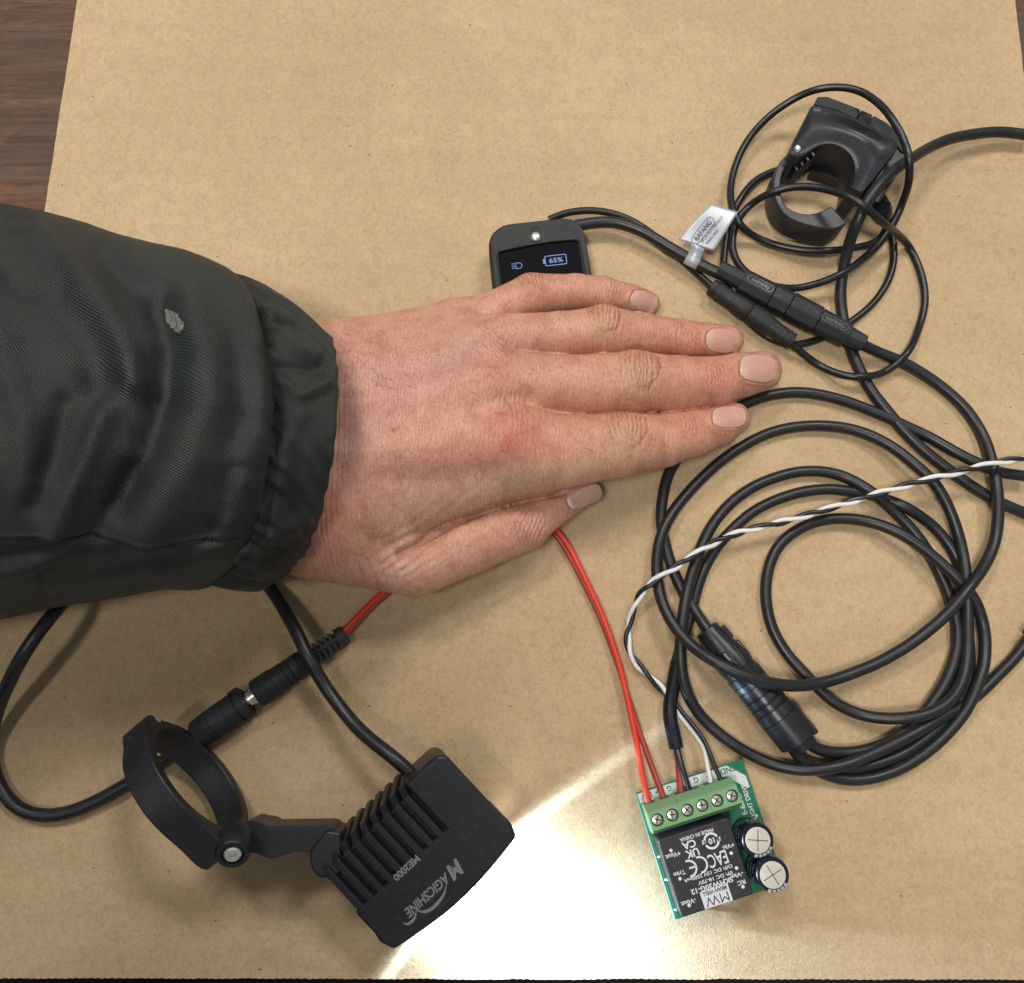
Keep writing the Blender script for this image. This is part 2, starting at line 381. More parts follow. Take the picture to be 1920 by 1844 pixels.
def make_fabric():
    m, nt, b = mat_base('waxed_twill', rough=0.55, spec=0.30)
    at = N(nt, 'ShaderNodeAttribute', attribute_name='tint'); uv = N(nt, 'ShaderNodeAttribute', attribute_name='cloth_map')
    w = N(nt, 'ShaderNodeTexWave', wave_type='BANDS', bands_direction='X'); w.inputs['Scale'].default_value = 0.56; w.inputs['Distortion'].default_value = 1.8
    w.inputs['Detail'].default_value = 3; w.inputs['Detail Scale'].default_value = 2.2
    mp = N(nt, 'ShaderNodeMapping'); mp.inputs['Rotation'].default_value = (0, 0, math.radians(62)); nt.links.new(uv.outputs['Vector'], mp.inputs['Vector'])
    nt.links.new(mp.outputs[0], w.inputs['Vector'])
    mp2 = N(nt, 'ShaderNodeMapping'); mp2.inputs['Scale'].default_value = (2.4, 0.7, 1); nt.links.new(uv.outputs['Vector'], mp2.inputs['Vector'])
    th = noise(nt, mp2.outputs[0], 1.3, 3, 0.7)
    h = math_n(nt, 'ADD', w.outputs['Fac'], math_n(nt, 'MULTIPLY', th, 1.3))
    c = mix(nt, at.outputs['Color'], ramp(nt, h, [(0.5, (0.62, 0.62, 0.62)), (1.4, (1.3, 1.3, 1.3))]), 0.6, 'MULTIPLY')
    wear = noise(nt, uv.outputs['Vector'], 0.06, 5, 0.65, 0.5)
    c = mix(nt, c, ramp(nt, wear, [(0.4, (0.75, 0.78, 0.80)), (0.65, (1.35, 1.34, 1.25))]), 0.7, 'MULTIPLY')
    nt.links.new(c, b.inputs['Base Color']); bump(nt, b, h, 0.65, 0.0002)
    b.inputs['Sheen Weight'].default_value = 0.05; b.inputs['Sheen Roughness'].default_value = 0.4
    rr = ramp(nt, wear, [(0.3, (0.42, 0.42, 0.42)), (0.7, (0.58, 0.58, 0.58))]); nt.links.new(rr, b.inputs['Roughness'])
    return m
M = dict(
    cardboard=make_cardboard(), wood=make_wood(), skin=make_skin(), fabric=make_fabric(),
    floor=make_plain('dark_floor', (0.006, 0.007, 0.010), 0.7),
    rubber=make_black('matt_cable_rubber', (0.0135, 0.0145, 0.016), 0.40),
    gloss=make_black('glossy_cable_sheath', (0.010, 0.0105, 0.012), 0.34, 0.0),
    plastic=make_black('grained_black_plastic', (0.024, 0.025, 0.027), 0.52, 0.6, 1700, 0.00012, 0.30),
    satin=make_black('satin_black_plastic', (0.014, 0.015, 0.0185), 0.33, 0.15),
    remote=make_black('remote_plastic', (0.026, 0.028, 0.034), 0.40, 0.2),
    anod=make_black('anodised_aluminium', (0.0155, 0.0160, 0.0205), 0.44, 0.4, 2600, 0.00006, 0.5),
    shrink=make_black('heat_shrink', (0.008, 0.009, 0.014), 0.24, 0.1),
    red=make_plain('red_insulation', (0.66, 0.050, 0.022), 0.34),
    darkred=make_plain('brownish_red_insulation', (0.36, 0.045, 0.03), 0.36),
    white=make_plain('white_insulation', (0.74, 0.73, 0.70), 0.38),
    steel=make_plain('polished_steel', (0.78, 0.76, 0.72), 0.28, 0.75),
    tin=make_plain('tinned_copper', (0.75, 0.72, 0.66), 0.3, 1.0),
    cap_top=make_plain('brushed_can_top', (0.66, 0.64, 0.57), 0.42, 0.35, 0.3, 400, 0.0001),
    sleeve=make_plain('capacitor_sleeve', (0.012, 0.011, 0.022), 0.15),
    grey=make_plain('grey_print', (0.50, 0.50, 0.54), 0.5),
    dot=make_plain('scored_line', (0.10, 0.095, 0.085), 0.5),
    pcb=make_plain('green_solder_mask', (0.018, 0.165, 0.095), 0.30, 0, 0.2, 350, 0.00005, 0.5, 0.18),
    pcb_edge=make_plain('pcb_edge', (0.12, 0.50, 0.36), 0.5),
    track=make_plain('buried_copper_track', (0.06, 0.27, 0.16), 0.32),
    silk=make_plain('white_silkscreen', (0.62, 0.68, 0.64), 0.5),
    silkink=make_plain('silkscreen_gap_green', (0.05, 0.13, 0.10), 0.5),
    term=make_plain('green_terminal_plastic', (0.21, 0.385, 0.20), 0.34, 0, 0.15, 500, 0.00005, 0.5, 0.1),
    hole=make_plain('terminal_hole_green', (0.018, 0.085, 0.045), 0.5),
    epoxy=make_black('module_case', (0.022, 0.022, 0.026), 0.42, 0.4, 2200, 0.00008),
    print=make_plain('white_print', (0.70, 0.72, 0.76), 0.5),
    inkdark=make_plain('dark_print', (0.05, 0.052, 0.065), 0.5),
    laser=make_plain('laser_marking', (0.23, 0.24, 0.24), 0.5),
    foil=make_plain('silver_label_foil', (0.47, 0.49, 0.54), 0.36, 0.2, 0.2, 300, 0.0001),
    nail=None, screen=make_plain('display_glass', (0.003, 0.003, 0.004), 0.06),
    icon=make_plain('lit_icon', (0.02, 0.03, 0.05), 0.5, emit=(0.20, 0.36, 0.72, 0.75)),
    lens=make_plain('lit_lens', (0.9, 0.9, 0.9), 0.2, emit=(1.0, 0.99, 0.93, 9.0)),
    dark=make_plain('deep_black_recess', (0.004, 0.004, 0.005), 0.6),
    pink=make_plain('pink_dot', (0.5, 0.10, 0.16), 0.4),
)
def make_nail():
    m, nt, b = mat_base('fingernail', rough=0.22, spec=0.5)
    at = N(nt, 'ShaderNodeAttribute', attribute_name='tint'); n = noise(nt, coords(nt), 260, 3, 0.6)
    c = mix(nt, at.outputs['Color'], ramp(nt, n, [(0.3, (0.92, 0.88, 0.87)), (0.62, (1, 1, 1)), (0.74, (1.15, 1.2, 1.2))]), 0.8, 'MULTIPLY')
    nt.links.new(c, b.inputs['Base Color']); b.inputs['Subsurface Weight'].default_value = 0.2; b.inputs['Subsurface Radius'].default_value = (1, .4, .25); b.inputs['Subsurface Scale'].default_value = 0.001
    bump(nt, b, noise(nt, coords(nt, (300, 1500, 300)), 1.0, 2, 0.5), 0.12, 0.0001)
    return m
M['nail'] = make_nail()

# ------------------------------------------------------------------ setting: floor, table, cardboard
def slab(name, pts, z0, z1, mat, parent=None, bev=0):
    top = [(x, y, z1) for x, y in pts]; return prism(name, top, (0, 0, z0-z1), mat, parent, bev)
edge_y = P(960, 1835, 0)[1]
o = slab('floor', [(-1500, -1500), (1500, -1500), (1500, 1500), (-1500, 1500)], -760, -750, M['floor']); setp(o, kind='structure')
o = slab('table_top', [(-620, edge_y+2.5), (620, edge_y+2.5), (620, 700), (-620, 700)], -30, -4.2, M['wood'], bev=1.0)
setp(o, kind='structure')
TL = P(145+0.156*700, -700, 0); BL = P(78-0.156*1405, 1835, 0); TR = P(1903-0.122*700, -700, 0); BR = P(1903+0.122*1838, 1838, 0)
sheet = thing('cardboard_sheet', (0, 0, -4.1), 'large flat sheet of brown corrugated cardboard lying on the dark wooden table', 'cardboard')
def wobble(a, b, amp, n, seed, tooth=0.0):
    a = np.array(a[:2]); b = np.array(b[:2]); t = np.linspace(0, 1, n)[:, None]; d = nrm(b-a); s = np.array([-d[1], d[0]])
    L = np.linalg.norm(b-a); w = amp*(fbm(t[:, 0]*L/7, t[:, 0]*0+seed, 1)+0.5*noise2(t[:, 0]*L/1.1, t[:, 0]*0+seed*3, 2))
    if tooth: w = w+tooth*(np.sin(t[:, 0]*L*2*np.pi/2.2) > 0.2)
    return a+(b-a)*t+s*w[:, None]
loop = np.vstack([wobble(BL, BR, 0.22, 520, 1, 0.16)[:-1], wobble(BR, TR, 0.2, 300, 2)[:-1], wobble(TR, TL, 0.2, 30, 3)[:-1], wobble(TL, BL, 0.2, 300, 4)[:-1]])
prism('top_liner', [(x, y, 0.0) for x, y in loop], (0, 0, -0.35), M['cardboard'], sheet)
inner = np.array([(x*0.9985, y*0.9985) for x, y in loop[::3]])
prism('bottom_liner', [(x, y, -3.7) for x, y in inner], (0, 0, -0.35), M['cardboard'], sheet)
# fluted core: a wave sheet whose flutes run left-right
ys = np.arange(edge_y+0.6, 330, 0.9); xs0, xs1 = BL[0], BR[0]
v = []; f = []
def xr(y, s):
    a, b_ = (BL, TL) if s == 0 else (BR, TR); t = (y-a[1])/(b_[1]-a[1]); return a[0]+(b_[0]-a[0])*t+(0.9 if s == 0 else -0.9)
for i, y in enumerate(ys):
    z = -2.02+1.55*math.sin(y*2*math.pi/7.2); v += [(xr(y, 0), y, z), (xr(y, 1), y, z)]
    if i: f.append((2*i-2, 2*i-1, 2*i+1, 2*i))
mesh('fluted_core', v, f, M['cardboard'], sheet)

# ------------------------------------------------------------------ cables
def cable(name, pts, r, label, cat='cable', mat='rubber', group=None, it=5):
    c = np.mean([P(a, b, 0) for a, b, z in pts], 0); c[2] = 0
    t = thing(name, c, label, cat, group); tube('sheath', pts, r, M[mat], t, 16, 1.2, it); return t
R = 1.92
# main extension cable: octagonal plug, one big turn, the inner loop, then the round coupling
main_pts = [(1600, 637, 8), (1640, 658, 5), (1700, 683, 3.2), (1754, 718, 2.2), (1806, 762, 2.2), (1838, 808, 2.4), (1858, 860, 5), (1870, 925, 7), (1868, 1000, 6.5), (1848, 1055, 8),
            (1818, 1100, 11), (1774, 1152, 11), (1700, 1213, 8), (1621, 1254, 7), (1541, 1281, 8.5), (1460, 1284, 13), (1400, 1268, 15.5), (1345, 1243, 15), (1300, 1214, 11), (1262, 1172, 8.5), (1238, 1118, 6), (1231, 1060, 5), (1236, 1015, 5.2), (1255, 970, 5),
            (1292, 922, 3), (1348, 868, 2.2), (1420, 822, 2.2), (1480, 803, 2.2), (1541, 798, 2.5), (1600, 806, 3), (1661, 833, 4.4), (1715, 872, 6.2), (1757, 912, 6.2), (1786, 970, 5), (1803, 1030, 4.6), (1812, 1090, 6), (1815, 1160, 4.5),
            (1816, 1215, 4.5), (1806, 1270, 6), (1782, 1312, 8), (1740, 1340, 9), (1682, 1349, 7.5), (1621, 1342, 4), (1565, 1317, 3.5), (1521, 1277, 3.5), (1477, 1229, 2.6), (1449, 1178, 2.2), (1438, 1130, 2.2), (1438, 1075, 2.2), (1455, 1030, 2.2), (1490, 996, 2.5), (1535, 977, 3), (1581, 973, 3.2),
            (1630, 980, 3.8), (1678, 997, 5.8), (1722, 1023, 6.6), (1765, 1058, 7), (1800, 1092, 7.4), (1826, 1125, 6), (1843, 1175, 4), (1846, 1225, 5), (1836, 1280, 6.4), (1806, 1340, 5), (1756, 1396, 3.5), (1694, 1437, 2.5), (1630, 1459, 2.2), (1580, 1462, 2.2), (1535, 1447, 3), (1496, 1418, 4.5), (1470, 1378, 6.3)]
t_main = cable('extension_cable', main_pts, R, 'long matt black cable coiled in loops between octagonal plug and ribbed round coupling')
ringend = [(1930, 1196, 2.2), (1900, 1236, 2.2), (1870, 1266, 2.2), (1840, 1296, 2.4), (1808, 1322, 3), (1773, 1341, 4.6), (1716, 1375, 6.4), (1637, 1412, 6), (1568, 1437, 6.4), (1500, 1444, 5), (1440, 1430, 2.4), (1372, 1394, 2.2), (1314, 1343, 2.2), (1284, 1290, 4.6), (1275, 1230, 6.5), (1279, 1160, 6.6), (1290, 1100, 5.6),
           (1306, 1050, 5.6), (1334, 988, 3.2), (1374, 940, 2.4), (1429, 905, 2.2), (1485, 887, 2.2), (1533, 884, 2.3), (1583, 894, 2.6), (1633, 922, 4.6), (1680, 962, 2.6), (1724, 1010, 2.4), (1758, 1066, 2.4), (1785, 1130, 3), (1796, 1185, 2.4), (1790, 1235, 3), (1768, 1288, 4.2), (1720, 1350, 4.4), (1665, 1392, 3.6), (1600, 1412, 3), (1548, 1411, 4), (1512, 1393, 5.5), (1480, 1368, 6.5)]
t_e = cable('branch_cable', ringend, R, 'matt black cable leaving the coil at the right edge of the cardboard')
lathe('end_nub', P(1926, 1193, 5), P(1932, 1185, 5), [(0, 1.2), (0.4, 2.0), (3, 2.2)], M['satin'], t_e)
hs_pts = [(1268, 1268, 2.6), (1274, 1220, 2.4), (1290, 1175, 2.2), (1301, 1130, 2.2), (1314, 1082, 2.2), (1338, 1036, 2.4), (1374, 991, 2.2), (1428, 950, 2.2), (1485, 927, 2.2), (1541, 919, 2.2), (1593, 922, 2.2), (1645, 932, 2.2), (1695, 950, 4.6), (1735, 976, 3.0), (1770, 1010, 2.4), (1795, 1050, 2.4), (1808, 1105, 2.4), (1812, 1180, 2.0), (1817, 1240, 2.0), (1812, 1290, 2.2), (1780, 1342, 2.2), (1730, 1388, 2.2), (1670, 1424, 2.2), (1600, 1442, 2.2), (1540, 1436, 2.0), (1506, 1426, 2.0)]
t_h = cable('power_lead', hs_pts, R*0.98, 'matt black coiled cable ending in a heat shrink sleeve above the circuit board')
tube('heat_shrink_sleeve', [(1270, 1241, 2.6), (1262, 1290, 2.6), (1257, 1335, 3.4), (1258, 1352, 4.0), (1263, 1375, 4.6), (1269, 1405, 5.4)], np.interp(np.linspace(0, 1, 200), [0, .1, .6, .72, 1], [2.35, 2.4, 2.5, 2.25, 2.1])[:1].repeat(1)[0], M['shrink'], t_h, 16)
tube('black_wire', [(1267, 1398, 5.4), (1275, 1430, 7), (1284, 1460, 8.0), (1292, 1487, 8.2), (1296, 1500, 8.2)], 1.15, M['satin'], t_h, 12)
tube('red_wire', [(1268, 1400, 4.6), (1272, 1430, 5.8), (1275, 1460, 7.0), (1277, 1488, 7.8), (1279, 1502, 8)], 1.15, M['darkred'], t_h, 12)
# lead that comes from under the hand into the coupling
hand_pts = [(1930, 893, 5), (1870, 884, 5), (1800, 851, 4.2), (1740, 819, 2.6), (1650, 777, 2.3), (1560, 745, 2.3), (1500, 736, 2.2), (1450, 739, 2.2), (1400, 756, 2), (1340, 790, 2), (1285, 840, 2), (1252, 890, 2.2), (1240, 950, 2.2), (1240, 985, 2.3), (1250, 1040, 2.2), (1272, 1095, 2.2), (1300, 1140, 2.6), (1330, 1185, 6), (1345, 1212, 6.4)]
cable('motor_lead', hand_pts, R, 'matt black cable passing under the fingertips and down into the ribbed coupling')
cross_pts = [(1935, 254, 5), (1870, 247, 6), (1800, 256, 8), (1745, 276, 12), (1700, 303, 19), (1660, 335, 22), (1630, 372, 22), (1608, 415, 19), (1592, 460, 12), (1581, 510, 6), (1577, 560, 3), (1584, 615, 2.2), (1604, 676, 2.2), (1640, 742, 2.2), (1690, 805, 2.2), (1745, 855, 2.2), (1800, 896, 2.2), (1860, 934, 2.2), (1935, 968, 2.2)]
cable('handlebar_cable', cross_pts, 2.0, 'thick black cable arching over the handlebar remote and running to the right edge')
# thin glossy remote cable: one run, looped several times
thin = [(1482, 640, 5.2), (1505, 663, 3.4), (1540, 688, 2), (1580, 704, 4.5), (1619, 707, 6.2), (1660, 698, 3), (1700, 665, 5.5), (1725, 610, 1.6), (1735, 560, 1.6), (1726, 510, 1.6), (1705, 465, 1.8), (1683, 440, 9), (1655, 417, 22), (1625, 390, 27), (1597, 372, 27), (1560, 358, 23), (1522, 351, 20), (1480, 352, 17), (1440, 364, 14), (1408, 384, 8), (1385, 410, 6), (1374, 440, 4),
        (1374, 470, 4), (1388, 500, 5), (1415, 522, 7), (1450, 537, 8.5), (1490, 541, 7), (1530, 533, 7), (1575, 515, 9), (1620, 484, 7), (1650, 456, 7), (1672, 425, 9), (1690, 385, 12), (1704, 340, 22), (1705, 300, 27), (1696, 265, 27), (1675, 226, 27), (1650, 196, 25), (1615, 172, 22), (1575, 164, 20), (1535, 168, 18), (1495, 183, 14), (1450, 212, 10), (1412, 250, 7), (1385, 295, 6), (1371, 345, 6),
        (1372, 385, 7.5), (1387, 420, 8), (1412, 443, 4), (1455, 460, 3), (1510, 470, 5), (1560, 470, 6), (1610, 463, 4), (1648, 450, 2), (1664, 425, 1.6), (1668, 395, 1.6), (1640, 352, 1.5), (1590, 327, 1.5), (1540, 311, 1.5), (1490, 313, 1.5), (1450, 322, 2), (1415, 340, 3), (1388, 372, 4), (1370, 410, 3), (1360, 455, 2), (1356, 500, 1.6), (1366, 545, 1.4), (1400, 600, 1.4), (1450, 638, 1.4), (1490, 648, 1.5), (1525, 640, 1.6), (1560, 624, 1.6), (1600, 600, 1.6), (1640, 565, 1.6),
        (1668, 520, 1.6), (1677, 480, 1.6), (1674, 445, 1.6), (1668, 415, 3), (1660, 392, 6)]
cable('remote_cable', thin, 1.33, 'thin glossy black cable looped around the handlebar remote', mat='gloss', it=4)
# two leads from the display
t_disp_lead = cable('display_lead', [(1080, 424, 6), (1120, 417, 6), (1160, 419, 6), (1205, 435, 6), (1255, 465, 6), (1300, 490, 6), (1345, 512, 6.5), (1372, 523, 7)], 2.1, 'thicker black lead from the display carrying the silver paper tag')
t_thin_lead = cable('thin_display_lead', [(1030, 412, 4), (1060, 400, 4), (1110, 395, 4), (1160, 404, 3.5), (1210, 430, 1.8), (1270, 480, 1.6), (1310, 515, 3), (1340, 543, 5)], 1.32, 'thinner glossy black lead running beside the tagged lead to the round plug', mat='gloss')

# octagonal plug pair on the main cable ------------------------------------------------
def seg_lathe(name, a, b, prof, mat, parent, **kw):
    L = np.linalg.norm(b-a); return lathe(name, a, b, [(t*L, r) for t, r in prof], mat, parent, **kw)
A0 = P(1352, 507, 8); A1 = P(1612, 641, 8); dA = A1-A0; nA = nrm(np.cross([0, 0, 1], dA))
def boxy(name, t0, t1, w0, w1, h0, h1, parent, bev=0.7):
    a = A0+dA*t0; b = A0+dA*t1; d = nrm(dA); up = np.array([0, 0, 1.0])
    def sec(c, w, h):
        k = 0.42; pts = [(-w, -h*k), (-w, h*k), (-w*k, h), (w*k, h), (w, h*k), (w, -h*k), (w*k, -h), (-w*k, -h)]
        return [c+nA*x+up*y for x, y in pts]
    A, B = sec(a, w0, h0), sec(b, w1, h1); v = A+B; f = [tuple(reversed(range(8))), tuple(range(8, 16))]
    f += [(i, (i+1) % 8, 8+(i+1) % 8, 8+i) for i in range(8)]
    o = mesh(name, v, f, M['plastic'], parent)
    bm = bmesh.new(); bm.from_mesh(o.data); bmesh.ops.recalc_face_normals(bm, faces=bm.faces); bm.to_mesh(o.data); bm.free()
    bevel(o, bev, 2, 20); return o
g1 = boxy('plug_boot', -0.02, 0.16, 2.9, 3.3, 3.0, 3.2, t_disp_lead, 0.3)
g1 = boxy('plug_body', 0.15, 0.365, 4.2, 4.4, 3.9, 4.0, t_disp_lead, 0.3)
g2 = boxy('plug_collar', 0.368, 0.492, 4.5, 4.5, 4.1, 4.1, t_disp_lead, 0.2)
h1 = boxy('plug_collar', 0.496, 0.70, 4.7, 4.6, 4.3, 4.2, t_main, 0.2)
h2 = boxy('plug_body', 0.704, 0.915, 4.3, 3.9, 4.0, 3.6, t_main, 0.3)
h3 = boxy('plug_boot', 0.90, 1.03, 3.3, 2.8, 3.0, 2.8, t_main, 0.3)
for (t, par, zt) in ((0.265, g1, 12.15), (0.795, h2, 12.05)):
    c = A0+dA*t; c = np.array([c[0], c[1], zt]); d = nrm(dA)
    lettering('embossed_word', 'BAFANG', c, d, nrm(np.cross([0, 0, 1], d)), M['satin'], par, height=1.5, width=6.6, bold=0.02, lift=0.05)
    aa = np.linspace(0, 2*np.pi, 40, endpoint=False); u = np.clip(np.cos(aa)*9, -1, 1)
    pts = [c+d*(np.sign(math.cos(k))*3.6+1.3*math.cos(k))+nrm(np.cross([0, 0, 1], d))*1.35*math.sin(k) for k in aa]
    stroke('embossed_outline', pts, 0.22, np.array([0, 0, 1.0]), M['satin'], par, 0.05, True)
# round plug pair on the thin lead
B0 = P(1333, 537, 5.5); B1 = P(1486, 641, 5.2)
Lb = np.linalg.norm(B1-B0); Bm = B0+(B1-B0)*0.47
seg_lathe('round_plug', B0, Bm, [(0, 1.6), (0.0, 2.9), (.06, 3.15), (.12, 3.15), (.13, 2.9), (.16, 2.9), (.17, 3.2), (.24, 3.25), (.5, 3.1), (.75, 3.6), (.97, 3.75), (1, 3.5)], M['plastic'], t_thin_lead)
rem = bpy.data.objects.get('remote_cable')
seg_lathe('round_plug', Bm+(B1-B0)*0.012, B1, [(0, 3.3), (.02, 3.75), (.3, 3.8), (.5, 3.3), (.62, 3.0), (.80, 3.0), (.81, 2.75), (.84, 2.75), (.85, 3.05), (.90, 3.05), (.91, 2.8), (.93, 2.8), (.94, 3.05), (1, 2.9), (1, 1.3)], M['plastic'], rem)

# silver tag wrapped round the display lead --------------------------------------------
tagt = thing('cable_tag', P(1330, 430, 0), 'silver foil tag with black printing folded round the display lead', 'label')
def tagp(px, py, z): return P(px, py, z)
corners = [(1272, 448), (1334, 383), (1384, 398), (1338, 471)]
zt = {0: 10.5, 1: 13.5, 2: 13.0, 3: 10.0}
cc = [P(x, y, zt[i]) for i, (x, y) in enumerate(corners)]
nu, nv = 16, 12; v = []
for i in range(nu+1):
    for j in range(nv+1):
        s, t = i/nu, j/nv; p = (cc[0]*(1-t)+cc[3]*t)*(1-s)+(cc[1]*(1-t)+cc[2]*t)*s
        p = p+np.array([0, 0, 1.3*math.sin(math.pi*s)*0.6-0.7*(1-t)*(1-s)]); v.append(p)
f = [(i*(nv+1)+j, (i+1)*(nv+1)+j, (i+1)*(nv+1)+j+1, i*(nv+1)+j+1) for i in range(nu) for j in range(nv)]
o = mesh('tag_sheet', v, f, M['foil'], tagt); so = o.modifiers.new('thick', 'SOLIDIFY'); so.thickness = 0.06*MM; so.offset = -1
def tagq(s, t, lift=0.0): return (cc[0]*(1-t)+cc[3]*t)*(1-s)+(cc[1]*(1-t)+cc[2]*t)*s+np.array([0, 0, 1.3*math.sin(math.pi*s)*0.6-0.7*(1-t)*(1-s)+lift])
txd = nrm(tagq(.6, .4)-tagq(.2, .4)); tn = nrm(np.cross(tagq(.4, .8)-tagq(.4, .2), txd)); tn = tn if tn[2] > 0 else -tn; tyd = np.cross(tn, txd)
sheet_t = bpy.data.objects['tag_sheet']
lettering('printed_word', 'BAFANG', tagq(.34, .40, .12), txd, tyd, M['inkdark'], sheet_t, height=1.9, width=8.2, bold=0.012, lift=0.25)
a = np.linspace(0, 2*np.pi, 48, endpoint=False)
stroke('printed_outline', [tagq(.34, .40, .12)+txd*(np.sign(math.cos(k))*3.9+1.6*math.cos(k))+tyd*1.6*math.sin(k) for k in a], 0.2, tn, M['inkdark'], sheet_t, 0.25, True)
lettering('printed_line', 'SPC010GCPB0101.0', tagq(.42, .60, .12), txd, tyd, M['inkdark'], sheet_t, height=1.05, width=11.5, lift=0.25)
lettering('printed_line', 'P0051405', tagq(.27, .745, .12), txd, tyd, M['inkdark'], sheet_t, height=1.0, width=6.2, lift=0.25)
# neck and the band round the cable
band_a = P(1291, 461, 9.5); band_b = P(1317, 469, 9.5)
dl = nrm(P(1345, 512, 6)-P(1255, 465, 6)); bc = P(1299, 489, 6.2); side = nrm(np.cross(dl, [0, 0, 1]))   # side points to lower-left of the lead
v = []; m = 22; wdt = 2.5
pth = [P(1309, 461, 11.3), P(1306, 468, 10.0)]
angs = np.linspace(math.radians(92), math.radians(-140), 24)
if (P(1300, 500, 0)-P(1300, 480, 0))@side < 0: side = -side
for k in angs: pth.append(bc+side*(-math.cos(k) if False else math.cos(k))*2.35+np.array([0, 0, math.sin(k)])*2.35)
pth = np.array(pth); v = np.vstack([pth-dl*wdt, pth+dl*wdt]); n_ = len(pth)
o = mesh('wrap_band', v, [(i, i+1, n_+i+1, n_+i) for i in range(n_-1)], M['foil'], tagt)
so = o.modifiers.new('thick', 'SOLIDIFY'); so.thickness = 0.05*MM; so.offset = 1

# ribbed round coupling ------------------------------------------------------------------
C0 = P(1324, 1180, 6.8); C1 = P(1508, 1402, 6.8); LC = np.linalg.norm(C1-C0)
cp = thing('cable_coupling', (C0+C1)/2*np.array([1, 1, 0]), 'fat ribbed black waterproof coupling joining the coiled cables', 'connector')
prof = [(0, 2.2), (0.0, 3.9), (.01, 4.1), (.09, 4.25), (.16, 5.0), (.25, 5.6), (.33, 5.8), (.335, 5.5), (.37, 5.5), (.375, 5.9)]
seg_lathe('front_shell', C0, C1, prof+[(.43, 5.9)], M['satin'], cp, sides=36, angle=28)
seg_lathe('ribbed_sleeve', C0, C1, [(.432, 5.2), (.435, 5.9), (.47, 5.95), (.473, 5.55), (.483, 5.55), (.486, 5.95), (.545, 6.0), (.548, 5.6), (.556, 5.6), (.559, 6.05), (.60, 6.15), (.605, 5.7), (.615, 5.7), (.62, 6.2), (.655, 6.25), (.66, 5.8), (.668, 5.8), (.672, 6.3), (.74, 6.5)], M['satin'], cp, sides=36, angle=28)
seg_lathe('rear_shell', C0, C1, [(.742, 5.9), (.745, 6.5), (.88, 6.55), (.935, 6.5), (.94, 5.2), (.945, 4.9), (1.0, 4.6), (1.0, 2.0)], M['satin'], cp, sides=36, angle=28)
ax = nrm(C1-C0); upv = nrm(np.array([0, 0, 1.0])-ax*ax[2]); sd = np.cross(ax, upv)
for k in range(8):
    th = k*math.pi/4+0.3; dirn = upv*math.cos(th)+sd*math.sin(th); tang = np.cross(ax, dirn)
    obox('grip_rib', C0+ax*LC*0.245+dirn*5.15, ax, tang, dirn, (LC*.13, 1.5, 1.6), M['satin'], cp, 0.4)
obox('key_ridge', C0+ax*LC*0.86-sd*6.2+upv*(-1.5), ax, upv, -sd, (LC*.26, 2.2, 2.0), M['satin'], cp, 0.4)
obox('key_ridge', C0+ax*LC*0.10-sd*4.4, ax, upv, -sd, (LC*.10, 3.2, 2.0), M['satin'], cp, 0.4)

# ------------------------------------------------------------------ red twin lead with barrel plug
rl = thing('red_lead', P(960, 1200, 0), 'red twin lead from the barrel plug under the hand to the first terminals', 'wire')
tube('red_wire', [(628, 1203, 4.5), (665, 1163, 4), (705, 1122, 3), (760, 1080, 2), (850, 1010, 2), (940, 975, 2), (1000, 972, 2), (1035, 985, 2), (1062, 1018, 2.2), (1095, 1080, 2.6), (1130, 1155, 3), (1158, 1235, 3.4), (1180, 1325, 4), (1197, 1410, 5.5), (1207, 1465, 7), (1216, 1503, 8.0), (1217, 1509, 8.0)], 1.02, M['red'], rl, 12)
tube('dark_red_wire', [(632, 1207, 3.2), (668, 1168, 2.6), (708, 1128, 1.8), (763, 1086, 1.2), (853, 1016, 1.2), (940, 981, 1.2), (998, 977, 1.2), (1030, 990, 1.3), (1056, 1022, 1.4), (1090, 1084, 1.5), (1126, 1160, 1.6), (1155, 1238, 2.0), (1181, 1320, 2.8), (1203, 1385, 4.4), (1223, 1440, 6), (1240, 1484, 7.6), (1245, 1498, 7.8)], 0.98, M['darkred'], rl, 12)
tube('bare_end', [(1216, 1507, 8), (1219, 1517, 8)], 0.45, M['tin'], rl, 8)
tube('bare_end', [(1245, 1496, 7.8), (1247, 1508, 7.8)], 0.45, M['tin'], rl, 8)
D0 = P(645, 1191, 4.6); D1 = P(481, 1302, 5.0); LD = np.linalg.norm(D1-D0); dD = nrm(D1-D0); nD = nrm(np.cross([0, 0, 1], dD)); uD = np.cross(dD, nD)
if uD[2] < 0: uD = -uD
lathe('strain_relief', D0, D1, [(-0.5, 1.4), (-0.5, 3.2), (2.2, 3.5), (2.2, 2.0), (LD*.46, 2.4)], M['plastic'], rl, 20)
for k in range(6):
    c = D0+dD*(4.0+k*1.95)
    obox('relief_rib', c, dD, nD, uD, (0.95, 6.2+k*.12, 5.2), M['plastic'], rl, 0.35)
obox('relief_spine', D0+dD*8.2+uD*2.5, dD, nD, uD, (12, 0.9, 0.9), M['plastic'], rl, 0.2)
lathe('pink_mark', D0+dD*14.2-nD*1.0+uD*2.45, D0+dD*14.2-nD*1.0+uD*4, [(0, .45), (0.25, .4)], M['pink'], rl, 12)
lathe('plug_body', D0, D1, [(LD*.44, 2.2), (LD*.44, 3.9), (LD*.47, 4.2), (LD*.58, 4.3), (LD*.585, 3.9), (LD*.60, 3.9), (LD*.605, 4.3), (LD*.64, 4.3), (LD*.645, 3.9), (LD*.66, 3.9), (LD*.665, 4.35), (LD*.78, 4.4), (LD*.785, 4.7), (LD*.985, 4.75), (LD, 4.5), (LD, 2.4)], M['plastic'], rl, 30)
